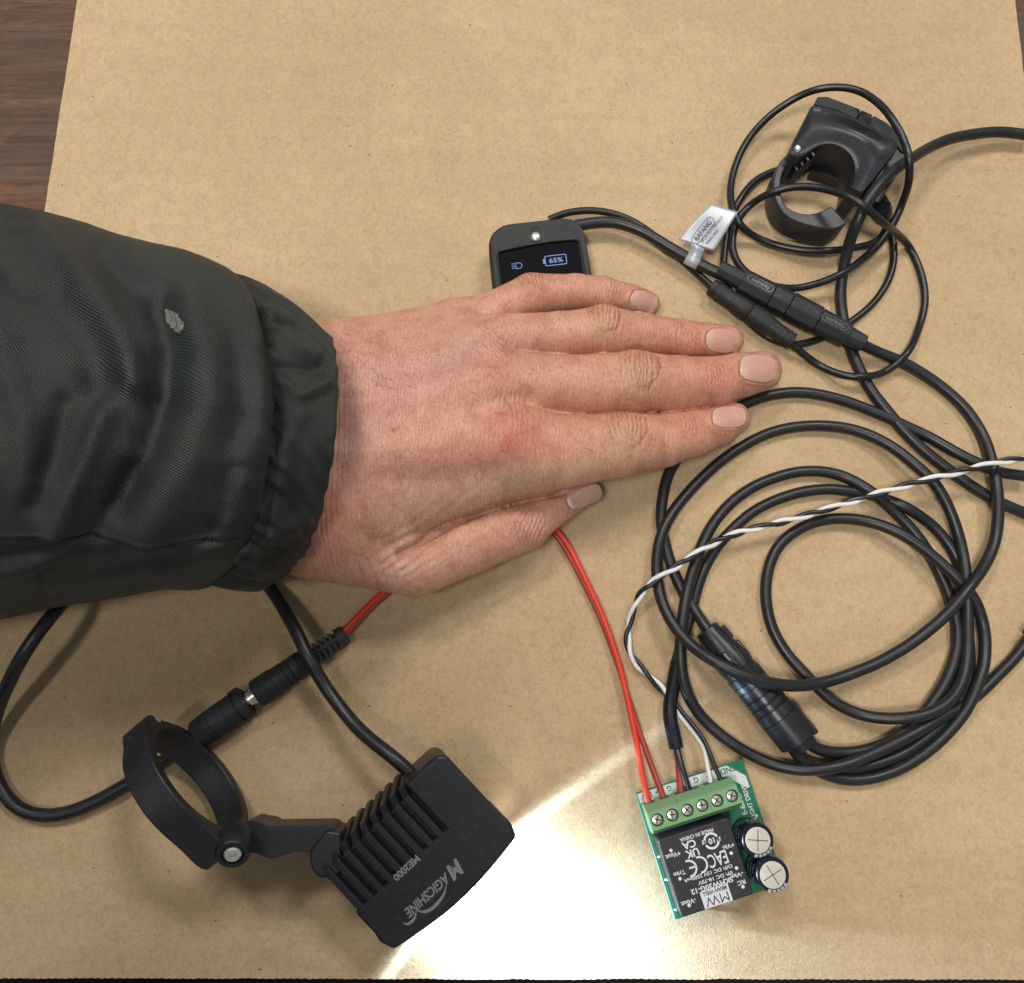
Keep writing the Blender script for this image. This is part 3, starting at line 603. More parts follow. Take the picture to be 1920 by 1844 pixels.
for k in (0, 1): obox('grip_bar', D0+dD*LD*(.60+.07*k)+uD*4.2+nD*0.6, dD, nD, uD, (0.5, 3.4, 0.7), M['plastic'], rl, 0.15)
lathe('metal_barrel', D1-dD*0.5, D1+dD*5, [(0, 2.6), (2.0, 2.6), (2.1, 2.3), (3.4, 2.3), (3.5, 1.6), (6.5, 1.6)], M['steel'], rl, 24)

# lamp lead with its socket
ll = thing('lamp_lead', P(300, 1300, 0), 'matt dark cable from the headlight looping past the sleeve to the barrel socket', 'cable')
tube('sheath', [(782, 1462, 17), (760, 1440, 18), (738, 1421, 18.5), (700, 1392, 16), (650, 1342, 12), (610, 1288, 11), (580, 1235, 13), (555, 1185, 12), (525, 1130, 8), (505, 1100, 5), (470, 1040, 4), (400, 1000, 4), (300, 1000, 4), (200, 1040, 5), (130, 1115, 14), (95, 1155, 20), (55, 1212, 22), (20, 1275, 18), (-8, 1340, 10), (-18, 1410, 3), (-5, 1470, 2.3), (30, 1515, 2.3), (80, 1530, 2.3), (130, 1524, 2.4), (185, 1500, 2.5), (240, 1468, 2.6), (285, 1440, 2.8), (330, 1405, 4), (372, 1377, 4.6)], 2.15, M['rubber'], ll, 16)
S0 = P(464, 1315, 5.0); S1 = P(366, 1381, 4.9); LS = np.linalg.norm(S1-S0)
lathe('barrel_socket', S0, S1, [(1.6, 2.0), (0, 2.2), (0, 4.6), (.8, 5.2), (2.6, 5.25), (2.7, 4.7), (3.3, 4.7), (3.4, 5.3), (6.4, 5.3), (6.5, 5.0), (7.0, 5.0), (7.1, 5.3), (LS*.62, 5.2), (LS*.63, 4.8), (LS*.66, 4.8), (LS*.67, 5.2), (LS*.71, 5.2), (LS*.72, 4.8), (LS*.75, 4.8), (LS*.76, 5.1), (LS*.95, 4.7), (LS, 3.8)], M['plastic'], ll, 30)
obox('socket_tab', S0+nrm(S1-S0)*2.4+np.cross(nrm(S1-S0), [0, 0, 1.0])*5.2, nrm(S1-S0), np.cross(nrm(S1-S0), [0, 0, 1.0]), [0, 0, 1], (3.6, 1.2, 3), M['plastic'], ll, 0.4)

# ------------------------------------------------------------------ twisted white and black pair
tw = thing('twisted_pair', P(1500, 980, 0), 'twisted white and black wire pair lying diagonally over the black coils', 'wire')
tp = [(1940, 858, 11), (1880, 866, 12), (1800, 885, 12), (1720, 905, 11), (1640, 928, 10), (1560, 952, 8), (1490, 973, 8), (1420, 990, 8), (1360, 1008, 8), (1310, 1035, 9.5), (1265, 1065, 9.5), (1225, 1090, 9), (1197, 1120, 6), (1184, 1155, 3.5), (1176, 1195, 2.5), (1180, 1225, 2.5), (1200, 1252, 2.5), (1228, 1278, 2.5), (1252, 1305, 2.2), (1278, 1340, 2.6), (1300, 1368, 3.5)]
cw = smooth_path(spline(np.array([P(*q) for q in tp]), 0.8), 8); s = np.r_[0, np.cumsum(np.linalg.norm(np.diff(cw, axis=0), axis=1))]
pitch = np.interp(s/s[-1], [0, .4, .7, 1], [18.5, 17, 15, 20]); ph = np.cumsum(np.r_[0, np.diff(s)]/pitch)*2*np.pi+1.2
t_, n_, b_ = frames(cw); off = 0.74
for nm, sg, mt, tail in (('white_wire', 1, 'white', [(1318, 1400, 5), (1325, 1430, 6.5), (1331, 1460, 8), (1334, 1476, 8.2)]), ('black_wire', -1, 'satin', [(1322, 1392, 6), (1335, 1425, 7.5), (1348, 1455, 8.2), (1354, 1466, 8.2)])):
    c = cw+sg*off*(np.cos(ph)[:, None]*n_+np.sin(ph)[:, None]*b_)
    c = c[s < s[-1]-6]; tl = np.array([P(*q) for q in tail]); full = smooth_path(spline(np.vstack([c[::6], tl]), 0.8), 3)
    v, f = tube_data(full, .76, 12); mesh(nm, v, f, M[mt], tw, angle=60)
tube('bare_end', [(1353, 1463, 8.2), (1356, 1472, 8.2)], 0.42, M['tin'], tw, 8)

# ------------------------------------------------------------------ circuit board
ZB = 4.6
O = P(1192, 1488, ZB); ex = nrm(P(1392, 1424, ZB)-O); ex[2] = 0; ex = nrm(ex); ey = np.array([ex[1], -ex[0], 0.0])   # ey points down the picture
def L(px, py, z): q = P(px, py, z)-O; return q@ex, q@ey
def G(a, b, z): return np.array([O[0], O[1], 0])+ex*a+ey*b+np.array([0, 0, z])
up = np.array([0, 0, 1.0])
WB = np.linalg.norm(P(1392, 1424, ZB)-O); HB = L(1270, 1724, ZB)[1]
bd = thing('circuit_board', G(WB/2, HB/2, 0), 'small green circuit board with screw terminals, black power module and two capacitors', 'circuit board')
pcb = prism('board', [G(0, 0, ZB), G(WB, 0, ZB), G(WB, HB, ZB), G(0, HB, ZB)], (0, 0, -1.5), M['pcb'], bd, 0.15)
for a, b in ((2.5, 3), (WB-2.5, 3), (3, HB-3), (WB-3, HB-4)): lathe('standoff_leg', G(a, b, 0.05), G(a, b, 3), [(0, 0.8), (3.08, 0.8)], M['tin'], bd, 10)
# edge strip, silk screen strip and buried tracks
stroke('cut_edge', [G(-0.12, 0, ZB-0.75), G(-0.12, HB, ZB-0.75)], 1.4, -ex, M['pcb_edge'], pcb, 0.02)
prism('silk_strip', [G(0.4, 0.35, ZB+.05), G(WB-5.5, 0.35, ZB+.05), G(WB-0.7, 5.0, ZB+.05), G(WB-0.7, 8.6, ZB+.05), G(WB-1.5, 8.6, ZB+.05), G(WB-7.0, 3.3, ZB+.05), G(0.4, 3.3, ZB+.05)], (0, 0, -0.04), M['silk'], pcb, angle=10)
for k in range(5):
    b = 3.9+k*0.55; stroke('track', [G(1, b, ZB), G(WB-7.4-k*.2, b, ZB)], 0.22, up, M['silk'] if k in (0, 3) else M['track'], pcb, 0.03+.004*k)
for a in (6.8, 10.8, 17.2, 21.5, 27.8, 33.2): stroke('silk_tick', [G(a, 4.4, ZB), G(a, 6.2, ZB)], 0.25, up, M['silk'], pcb, 0.06)
rd = -ex; ru = ey          # the print on the board is upside down in the picture
def slet(s, a, b, h, mt='silkink', w=None, par=None, z=None, xd=None, yd=None, bold=0.02):
    return lettering('silkscreen_text', s, G(a, b, (z or ZB)+.09), xd if xd is not None else rd, yd if yd is not None else ru, M[mt], par or pcb, height=h, width=w, bold=bold)
slet('12V', 3.0, 1.7, 1.8); slet('+', 6.6, 1.6, 1.3); slet('G', 10.6, 1.6, 1.7); slet('+', 14.2, 1.6, 1.3); slet('G', 19.6, 1.6, 1.7); slet('+', 23.6, 1.6, 1.4); slet('GND', 30.5, 1.7, 1.8)
slet('OUT', 6.2, 4.6, 1.4, 'silk'); slet('PER', 12.6, 4.6, 1.4, 'silk'); slet('IN', 26.5, 4.6, 1.4, 'silk')
slet('E-BIKE', WB-4.9, 12.6, 1.5, 'silk', 6.6, xd=-ey, yd=-ex); slet('LIGHT DRIVER', WB-2.5, 12.0, 1.5, 'silk', 12.0, xd=-ey, yd=-ex)
for a_, b_q in ((WB-5.6, 22.5), (WB-3.3, 25.5), (WB-1.4, 34.5), (WB-5.9, 30.0), (1.2, 20), (1.2, 27), (1.1, 36), (WB-5.5, 18.6), (WB-1.4, 28.8)):
    lathe('solder_pad', G(a_, b_q, ZB), G(a_, b_q, ZB+1), [(.02, .75), (.10, .7), (.32, .32), (.5, .12)], M['tin'], pcb, 14)
for q_ in ([(WB-6.3, 15), (WB-6.3, 22), (WB-4.8, 24), (WB-4.8, 34)], [(WB-3.6, 19), (WB-3.6, 30)], [(WB-1.0, 18), (WB-1.0, HB-2)], [(.6, 8), (.6, HB-1)]): stroke('track', [G(a_, b_q, ZB) for a_, b_q in q_], 0.3, up, M['track'], pcb, 0.035)
lathe('silk_dot', G(WB-1.6, 17.2, ZB), G(WB-1.6, 17.2, ZB+1), [(0, .5), (.06, .5)], M['silk'], pcb, 14); slet('+', WB-2.4, 19.6, 1.2, 'silk')
# three two-way terminal blocks
ZT = ZB+9.0
scr = [L(1231, 1535, ZT-1.5), L(1259, 1527, ZT-1.5), L(1287, 1518, ZT-1.5), L(1315, 1510, ZT-1.5), L(1344, 1501, ZT-1.5), L(1371, 1493, ZT-1.5)]
sb = np.mean([q[1] for q in scr]); s0 = scr[0][0]; pt = (scr[-1][0]-s0)/5
for k in range(3):
    a0 = s0+pt*(2*k)-pt/2; a1 = a0+2*pt-0.08
    prof_ = [(sb-4.6, ZB+5.4), (sb-2.9, ZT-0.3), (sb-2.6, ZT), (sb+2.7, ZT), (sb+4.1, ZB+6.3), (sb+4.1, ZB+0.2), (sb-4.6, ZB+0.2)]
    hr = 1.95; nseg = 20
    # block with two round screw wells: top face is built as frames round the wells
    v = []; f = []
    m = len(prof_)
    for a in (a0, a1): v += [G(a, b, z) for b, z in prof_]
    f += [tuple(range(m)), tuple(reversed(range(m, 2*m)))]
    for i in range(m):
        j = (i+1) % m
        if i == 2: continue
        f.append((i, m+i, m+j, j))
    mid = (a0+a1)/2
    for q in range(2):
        ac = s0+pt*(2*k+q); e0 = a0 if q == 0 else mid; e1 = mid if q == 0 else a1
        rect = []; wl = []
        for t in range(nseg):
            th = 2*np.pi*(t+.5)/nseg; cx, sy = math.cos(th), math.sin(th)
            kx = ((e1-ac) if cx > 0 else (ac-e0))/max(abs(cx), 1e-6); ky = ((2.7) if sy > 0 else 2.6)/max(abs(sy), 1e-6); kk = min(kx, ky)
            rect.append(G(ac+cx*kk, sb+sy*kk, ZT)); wl.append(G(ac+cx*hr, sb+sy*hr, ZT))
        # corners for the rectangle
        base = len(v); wlow = [p-up*2.6 for p in wl]; v += rect+wl+wlow
        for t in range(nseg):
            j = (t+1) % nseg
            f.append((base+t, base+j, base+nseg+j, base+nseg+t)); f.append((base+nseg+t, base+nseg+j, base+2*nseg+j, base+2*nseg+t))
        cs = [G(e1, sb+2.7, ZT), G(e0, sb+2.7, ZT), G(e0, sb-2.6, ZT), G(e1, sb-2.6, ZT)]
        for ci, cpt in enumerate(cs):
            th = math.atan2([2.7, 2.7, -2.6, -2.6][ci], [e1-ac, e0-ac, e0-ac, e1-ac][ci]) % (2*np.pi); t = int((th/(2*np.pi)*nseg-.5)//1) % nseg
            v.append(cpt); f.append((base+t, len(v)-1, base+(t+1) % nseg))
        f.append(tuple(base+2*nseg+t for t in range(nseg)))
    o = mesh('terminal_block', v, f, M['term'], bd, smooth=False)
    bm = bmesh.new(); bm.from_mesh(o.data); bmesh.ops.remove_doubles(bm, verts=bm.verts, dist=1e-6); bmesh.ops.recalc_face_normals(bm, faces=bm.faces); bm.to_mesh(o.data); bm.free()
    stroke('moulding_ridge', [G(a0, sb-2.55, ZT), G(a1, sb-2.55, ZT)], 0.18, up, M['term'], o, 0.04)
    for q in range(2):
        ac = s0+pt*(2*k+q); c = G(ac, sb, ZT-2.6)
        lathe('well_floor', c-up*0.05, c+up, [(0, 1.92), (.15, 1.92)], M['hole'], o, 20)
        sw = lathe('clamp_screw', c, c+up, [(.1, 1.65), (1.35, 1.65), (1.7, 1.35), (1.85, 0.5), (1.75, 0.25)], M['steel'], o, 18, angle=25)
        th0 = random.uniform(0, 1.5)
        for r_ in range(2):
            th = th0+r_*math.pi/2; d1 = ex*math.cos(th)+ey*math.sin(th); obox('cross_slot', c+up*1.74, d1, np.cross(up, d1), up, (2.3, 0.42, 0.35), M['dot'], o, 0)
    for q in range(2):
        ac = s0+pt*(2*k+q); obox('wire_entry', G(ac, sb-4.35, ZB+3.2), ex, ey, up, (3.0, 0.7, 3.6), M['hole'], o, 0)
# black power module
ZM = ZB+10.0
mq = [L(1230, 1578, ZM), L(1364, 1531, ZM), L(1414, 1675, ZM), L(1283, 1722, ZM)]
ma0 = (mq[0][0]+mq[3][0])/2; ma1 = (mq[1][0]+mq[2][0])/2; mb0 = (mq[0][1]+mq[1][1])/2; mb1 = (mq[2][1]+mq[3][1])/2
mod = prism('power_module', round_poly([G(ma0, mb0, ZM), G(ma1, mb0, ZM), G(ma1, mb1, ZM), G(ma0, mb1, ZM)], 0.9, 4), (0, 0, -9.6), M['epoxy'], bd, 0.45, 3)
MW, MH = ma1-ma0, mb1-mb0
def ml(s, px, py, h, w=None, bold=0.025, mt='print', shear=0): # print on the module placed by its seat in the picture
    a, b = L(px, py, ZM); return lettering('printed_text', s, G(a, b, ZM), rd, ru, M[mt], mod, height=h, width=w, bold=bold, shear=shear)
ml('MADE IN CHINA', 1306, 1566, 1.1, 10.6); ml('SKMW30G-12', 1335, 1661, 1.55, 13.2, .03); ml('I/P: DC 18-75V', 1341, 1646.5, 1.05, 10.8); ml('O/P: DC 12V 2500mA', 1328, 1638, 1.05, 15.3)
ml('+Vin', 1366, 1587, 1.25, 3.6); ml('-Vin', 1383, 1641, 1.25, 3.6); ml('RC', 1390, 1655, 1.25, 2.4); ml('+Vout', 1262, 1604, 1.4, 4.6); ml('Trim', 1274, 1638, 1.3, 3.6); ml('-Vout', 1291, 1692, 1.4, 4.6)
for px, py in ((1371, 1600), (1381, 1628), (1393, 1663), (1258, 1595), (1275, 1648), (1292, 1698)):
    a, b = L(px, py, ZM); lathe('print_dot', G(a, b, ZM), G(a, b, ZM+1), [(0, .52), (.05, .52)], M['print'], mod, 14)
ml('EAC', 1346, 1611, 3.9, 5.9, 0.012); ml('UK', 1298, 1600, 2.3, 4.2, 0.03); ml('CA', 1292, 1584, 2.2, 4.2, 0.03)
def arc(px, py, r, a0, a1, w, nm='printed_arc'):
    a, b = L(px, py, ZM); q = [G(a, b, ZM)+rd*r*math.cos(t)+ru*r*math.sin(t) for t in np.linspace(math.radians(a0), math.radians(a1), 26)]
    return stroke(nm, q, w, up, M['print'], mod)
arc(1312, 1622, 2.2, 80, 280, .55); arc(1292, 1629, 2.2, 80, 280, .6); a, b = L(1291, 1629, ZM); stroke('printed_bar', [G(a, b, ZM)-rd*2.3, G(a, b, ZM)-rd*0.2], .55, up, M['print'], mod)
arc(1334, 1577, 2.1, 20, 185, .66); arc(1334, 1577, 2.1, 200, 365, .66); ml('10', 1334, 1577, 1.7, 1.9, .03)
for (px, py, th) in ((1346, 1572, 0.5), (1321, 1581, 3.6)):
    a, b = L(px, py, ZM); c = G(a, b, ZM+.06); d1 = rd*math.cos(th)+ru*math.sin(th); d2 = np.cross(up, d1); mesh('arrow_head', [c+d2*1.1, c-d1*.9, c+d1*.9], [(0, 1, 2)], M['print'], mod, smooth=False)
a, b = L(1343, 1681, ZM); lg = G(a, b, ZM); sh = rd*0.0
prism('logo_plate', [lg+rd*4.4+ru*2.45+up*.08, lg-rd*4.4+ru*2.45+up*.08, lg-rd*4.4-ru*2.45+up*.08, lg+rd*4.4-ru*2.45+up*.08], -up*.06, M['print'], mod)
lettering('logo_word', 'MEAN WELL', lg-ru*1.6+up*.1, rd, ru, M['inkdark'], mod, height=1.15, width=7.6, bold=.03)
lettering('logo_letters', 'MW', lg+ru*.75+up*.1, rd, ru, M['inkdark'], mod, height=2.7, width=7.2, bold=-.005)
# two electrolytic capacitors
ZC = ZB+12.5
for i, (px, py, rp, th0) in enumerate(((1421, 1576, 31, 0.35), (1449, 1641, 32, -0.25))):
    a, b = L(px, py, ZC); rc = rp*mm_per_px(G(a, b, ZC))*1.0; c = G(a, b, ZB)
    cap = lathe('capacitor', c, c+up, [(0.05, rc*.98), (0.6, rc), (1.1, rc*.93), (1.7, rc), (11.8, rc), (12.3, rc*.94), (12.5, rc*.80), (12.42, rc*.74), (12.38, rc*.3)], M['sleeve'], bd, 40)
    cap['label'] = 'capacitor nearest the terminals' if i == 0 else 'capacitor standing at the board corner'
    lathe('can_top', c+up*12.36, c+up*14, [(0, rc*.76), (.12, rc*.76), (.16, rc*.70)], M['cap_top'], cap, 32)
    for r_ in range(2):
        th = th0+r_*math.pi/2; d1 = ex*math.cos(th)+ey*math.sin(th); stroke('vent_score', [c+up*12.5-d1*rc*.62, c+up*12.5+d1*rc*.62], 0.28, up, M['dot'], cap, 0.05)
    for k in range(5):
        th = math.radians(48+k*17)+(0.1 if i else 0); pth = []
        q = []
        for dth in np.linspace(-.11, .11, 4):
            dr = ex*math.cos(th+dth)+ey*math.sin(th+dth); q.append(dr)
        v = []; f = []
        for j, dr in enumerate(q):
            for (z, r_) in ((2.2, rc+.05), (11.8, rc+.05), (12.32, rc*.945+.05), (12.53, rc*.80+.05)): v.append(c+up*z+dr*r_)
            if j:
                for s_ in range(3): f.append(((j-1)*4+s_, j*4+s_, j*4+s_+1, (j-1)*4+s_+1))
        mesh('polarity_stripe', v, f, M['grey'], cap)
    # rating printed on the sleeve side that faces the left of the picture
    for r_, txt in enumerate(('105°C', 'VENT', '25V')):
        v = None; th = math.radians(196+r_*0); zz_ = 9.3-r_*2.6
        dr = ex*math.cos(th)+ey*math.sin(th); tg = np.cross(up, dr); lt = lettering('rating_text', txt, c+dr*(rc+.06)+up*zz_, tg, up, M['grey'], cap, height=1.5, lift=0)
        w0 = np.array(world_loc(cap))/MM
        for vv in lt.data.vertices:
            p = np.array(vv.co)/MM+w0-c; hz_ = p@tg; al = hz_/rc; rr_ = rc+.06; q_ = dr*math.cos(al)*rr_+tg*math.sin(al)*rr_+up*(p@up); vv.co = Vector((q_+c-w0)*MM)

# ------------------------------------------------------------------ display unit under the hand
ZD = 13.0
dp = thing('display_unit', P(1015, 500, 0), 'small black display with a lit 65% battery icon, half hidden under the hand', 'display')
q = [P(916, 424, ZD), P(1091, 405, ZD), P(1091, 405, ZD)+(P(1108, 513, ZD)-P(1091, 405, ZD))*2.5, P(916, 424, ZD)+(P(927, 530, ZD)-P(916, 424, ZD))*2.5]
outer = round_poly(q, [8.5, 8.5, 3, 3], 10); cen = outer.mean(0)
dx = nrm(q[1]-q[0]); dy = np.cross(up, dx)
def ins(px, py, z=ZD): return P(px, py, z)
scr_px = [(933, 473), (985, 462), (1035, 454), (1081, 450), (1085, 454), (1094, 512)]
scr3 = [P(x, y, ZD) for x, y in scr_px]; scr3 += [P(1094, 512, ZD)+(P(1094, 512, ZD)-P(1085, 454, ZD))*1.6, P(939, 524, ZD)+(P(939, 524, ZD)-P(933, 473, ZD))*1.4]
scr_loop = round_poly(scr3, [1, 2, 2, 1, 1, .5, 1, 1], 3); sc_c = np.array(scr3).mean(0)
oo = by_angle(outer, sc_c, dx, dy, 90, .02); ii = by_angle(scr_loop, sc_c, dx, dy, 90, .02)
mid = oo+(ii-oo)*0; body = ring_prism('housing', oo, ii, (0, 0, -1.5), M['plastic'], dp, 0.5, 3)
low = [sc_c+(p-sc_c)*1.035-up*1.5 for p in oo]; prism('back_shell', low, (0, 0, -10.6), M['plastic'], dp, 1.2, 3)
# raised inner face line: a slimmer frame on top
in_px = [(926, 452), (932, 440), (945, 432), (975, 428), (992, 420), (1012, 418), (1040, 421), (1062, 417), (1076, 420), (1086, 432), (1100, 512)]
fr = [P(x, y, ZD+.5) for x, y in in_px]; fr += [fr[-1]+(P(1100, 512, ZD)-P(1088, 440, ZD))*1.4, P(934, 524, ZD+.5)+(P(934, 524, ZD)-P(927, 470, ZD))*1.5]
frr = by_angle(round_poly(fr, 1.5, 3), sc_c, dx, dy, 90, .02)
ring_prism('face_plate', frr, ii-np.array([0, 0, 0])+up*.5, (0, 0, -0.6), M['plastic'], dp, 0.18, 2)
scrn = prism('screen_glass', [sc_c+(p-sc_c)*1.03-up*.55 for p in ii], (0, 0, -0.5), M['screen'], dp)
zs = ZD-.5
def ip(px, py): return P(px, py, zs)
bx0, bx1 = ip(1020, 489), ip(1063, 484); bd_ = nrm(bx1-bx0); bu = np.cross(up, bd_)
bcn = ip(1042, 488)
a = round_poly([bcn+bd_*sx*3.75+bu*sy*1.85 for sx, sy in ((-1, -1), (1, -1), (1, 1), (-1, 1))], .6, 4); stroke('battery_icon', a, .3, up, M['icon'], scrn, 0.03, True)
mesh('battery_tip', [bcn-bd_*4.5-bu*.9+up*.03, bcn-bd_*3.95-bu*.9+up*.03, bcn-bd_*3.95+bu*.9+up*.03, bcn-bd_*4.5+bu*.9+up*.03], [(0, 1, 2, 3)], M['icon'], scrn, smooth=False)
lettering('charge_text', '65%', bcn+bd_*.1, bd_, bu, M['icon'], scrn, height=1.9, width=5.0, bold=.02, lift=.03)
hc = ip(973, 498.5); a = round_poly([hc-bd_*1.1-bu*1.15, hc+bd_*.6-bu*1.05, hc+bd_*1.25, hc+bd_*.6+bu*1.05, hc-bd_*1.1+bu*1.15], [.2, 1.0, 1.0, 1.0, .2], 4); stroke('headlight_icon', a, .24, up, M['icon'], scrn, .03, True)
for k in range(4): mesh('beam_line', [hc-bd_*2.6+bu*(.95-.63*k-.1)+up*.03, hc-bd_*1.45+bu*(.95-.63*k+.05)+up*.03, hc-bd_*1.45+bu*(.95-.63*k+.22)+up*.03, hc-bd_*2.6+bu*(.95-.63*k+.08)+up*.03], [(0, 1, 2, 3)], M['icon'], scrn, smooth=False)
# light sensor window
lc = P(1004, 440, ZD+.5)
lathe('sensor_ring', lc+up*.02, lc+up*2, [(0, 2.75), (.18, 2.75), (.2, 2.5), (.04, 2.45)], M['satin'], dp, 30)
lathe('sensor_well', lc+up*.03, lc+up*2, [(0, 2.45), (.04, 2.45)], M['dark'], dp, 30)
sdm = lathe('sensor_dome', lc-dy*.8+up*.05, lc-dy*.8+up*2, [(0, 1.75), (.35, 1.5), (.6, .9), (.68, .2)], M['steel'], dp, 24)

# ------------------------------------------------------------------ handlebar remote with open clamp ring
rm = thing('handlebar_remote', P(1570, 330, 0), 'black handlebar remote with its open ring clamp, encircled by thin cable', 'remote control')
def c4(x, y): return 1340+x/4.390, 140+y/4.390
ZR = 20.0
inn = [(1120, 930), (1145, 870), (1157, 800), (1150, 730), (1125, 670), (1080, 620), (1020, 585), (950, 570), (880, 578), (820, 605), (770, 640), (720, 668), (680, 682), (640, 680), (615, 655), (612, 640)]
out_ = [(650, 560), (700, 450), (760, 330), (800, 262), (860, 262), (1000, 300), (1180, 372), (1330, 450), (1500, 570), (1490, 640), (1430, 720), (1220, 975)]
ci = smooth_path(spline(np.array([[x, y, 0.0] for x, y in inn[::-1]]), 6), 3); co2 = smooth_path(spline(np.array([[x, y, 0.0] for x, y in out_]), 6), 3)
nL = 70; pick_ = lambda c: np.array([c[int(round(t))] for t in np.linspace(0, len(c)-1, nL)]); ci, co2 = pick_(ci), pick_(co2); nR = 12; v = []
for i_ in range(nL):
    for k_ in range(nR+1):
        s_ = k_/nR; q_ = ci[i_]*(1-s_)+co2[i_]*s_; z_ = ZR-1.0*math.exp(-(s_/.05)**2)*.8-3.6*math.sin(math.pi*min(1, s_*1.0))**1.4*math.sin(math.pi*(i_+3)/(nL+6))-(1.1 if k_ == nR else 0)
        v.append(P(q_[0]/4.390+1340, q_[1]/4.390+140, z_))
v = np.array(v); nT = len(v); f = [(i_*(nR+1)+k_, i_*(nR+1)+k_+1, (i_+1)*(nR+1)+k_+1, (i_+1)*(nR+1)+k_) for i_ in range(nL-1) for k_ in range(nR)]
bl = [k_ for k_ in range(nR+1)]+[i_*(nR+1)+nR for i_ in range(1, nL)]+[(nL-1)*(nR+1)+k_ for k_ in range(nR-1, -1, -1)]+[i_*(nR+1) for i_ in range(nL-2, 0, -1)]
vb = v[bl].copy(); vb[:, 2] = 3.5; v = np.vstack([v, vb]); m_ = len(bl); f += [(bl[k_], nT+k_, nT+(k_+1) % m_, bl[(k_+1) % m_]) for k_ in range(m_)]; f.append(tuple(range(nT, nT+m_)))
o = mesh('remote_body', v, f, M['remote'], rm)
bm = bmesh.new(); bm.from_mesh(o.data); bmesh.ops.recalc_face_normals(bm, faces=bm.faces); bm.to_mesh(o.data); bm.free(); bevel(o, 0.5, 2, 50)
prism('remote_base', [P(*c4(x, y), 12) for x, y in [(850, 200), (1190, 300), (1430, 410), (1575, 560), (1480, 620), (1200, 500), (830, 330)]], (0, 0, -9), M['plastic'], rm, 0.4, 2)
# keypad side: a separate strip along the top edge with two seams
for nm, ptsx in (('keypad_end', [(850, 180), (930, 180), (1205, 285), (1172, 365), (1000, 290), (822, 245)]), ('keypad_middle', [(1210, 288), (1305, 330), (1255, 405), (1178, 367)]), ('keypad_tip', [(1310, 334), (1420, 395), (1520, 480), (1600, 560), (1600, 640), (1540, 640), (1480, 560), (1262, 408)])):
    prism(nm, [P(*c4(x, y), ZR-1.5) for x, y in ptsx], (0, 0, -13), M['plastic'], rm, 0.5, 2)
sl = [P(*c4(x, y), ZR-2.2) for x, y in [(1500, 600), (1590, 620), (1565, 730), (1345, 1060), (1230, 985)]]
sl2 = [P(*c4(x, y), 1.0) for x, y in [(1480, 620), (1570, 640), (1545, 760), (1350, 1075), (1215, 1000)]]
prism('side_skirt', sl, np.array(sl2), M['gloss'], rm, 0.6, 2)
lathe('hinge_pin', P(*c4(683, 612), ZR-.2), P(*c4(683, 612), ZR+3), [(0, 1.15), (.35, 1.1), (.5, .8)], M['steel'], rm, 20)
# lower jaw, a curved bar
jo = [(612, 645), (560, 690), (510, 770), (485, 870), (490, 980), (515, 1060), (560, 1130), (640, 1190), (750, 1235), (880, 1262), (1000, 1270), (1092, 1222)]
ji = [(662, 690), (600, 740), (565, 800), (545, 880), (545, 960), (560, 1030), (590, 1085), (650, 1120), (720, 1143), (800, 1146), (880, 1122), (962, 1082)]
ZJ = 15.0
nj = len(jo); top_o = [P(*c4(x, y), ZJ) for x, y in jo]; top_i = [P(*c4(x, y), ZJ) for x, y in ji]
to_ = spline(np.array(top_o), 1.0); ti_ = spline(np.array(top_i), 1.0); k_ = 60
rs = lambda c: np.array([c[int(round(t))] for t in np.linspace(0, len(c)-1, k_)]); to_, ti_ = smooth_path(rs(to_), 2), smooth_path(rs(ti_), 2)
prism('clamp_jaw', np.vstack([to_, ti_[::-1]]), (0, 0, -11.5), M['remote'], rm, 0.6, 3)
for k in range(4):
    p0 = P(*c4(760-k*45, 690+k*38), 13-k*1.0); obox('grip_ridge', p0, [1, .5, 0], [-.5, 1, 0], [0, 0, 1], (1.0, 4.5, 9), M['satin'], rm, 0.2)
prism('inner_wall', [P(*c4(x, y), 6) for x, y in [(800, 775), (1000, 820), (1135, 890), (1120, 925), (980, 850), (790, 800)]], (0, 0, -5), M['gloss'], rm, .3)
lathe('cable_gland', P(*c4(1370, 1090), 7), P(*c4(1400, 1180), 4), [(0, 3.4), (2, 3.5), (5, 2.6), (6, 1.4)], M['satin'], rm, 20)

# ------------------------------------------------------------------ headlight
hl = thing('bike_headlight', P(720, 1560, 0), 'black finned bicycle headlight switched on, beam on the cardboard, with ring bracket', 'headlight')
T0 = P(767, 1468, 33); U = nrm(P(842, 1549, 30.2)-T0); Bt = P(770, 1408, 12); Wv = nrm(T0-Bt); Vv = nrm(np.cross(Wv, U)); Wv = np.cross(U, Vv)
if Wv[2] < 0: Wv = -Wv
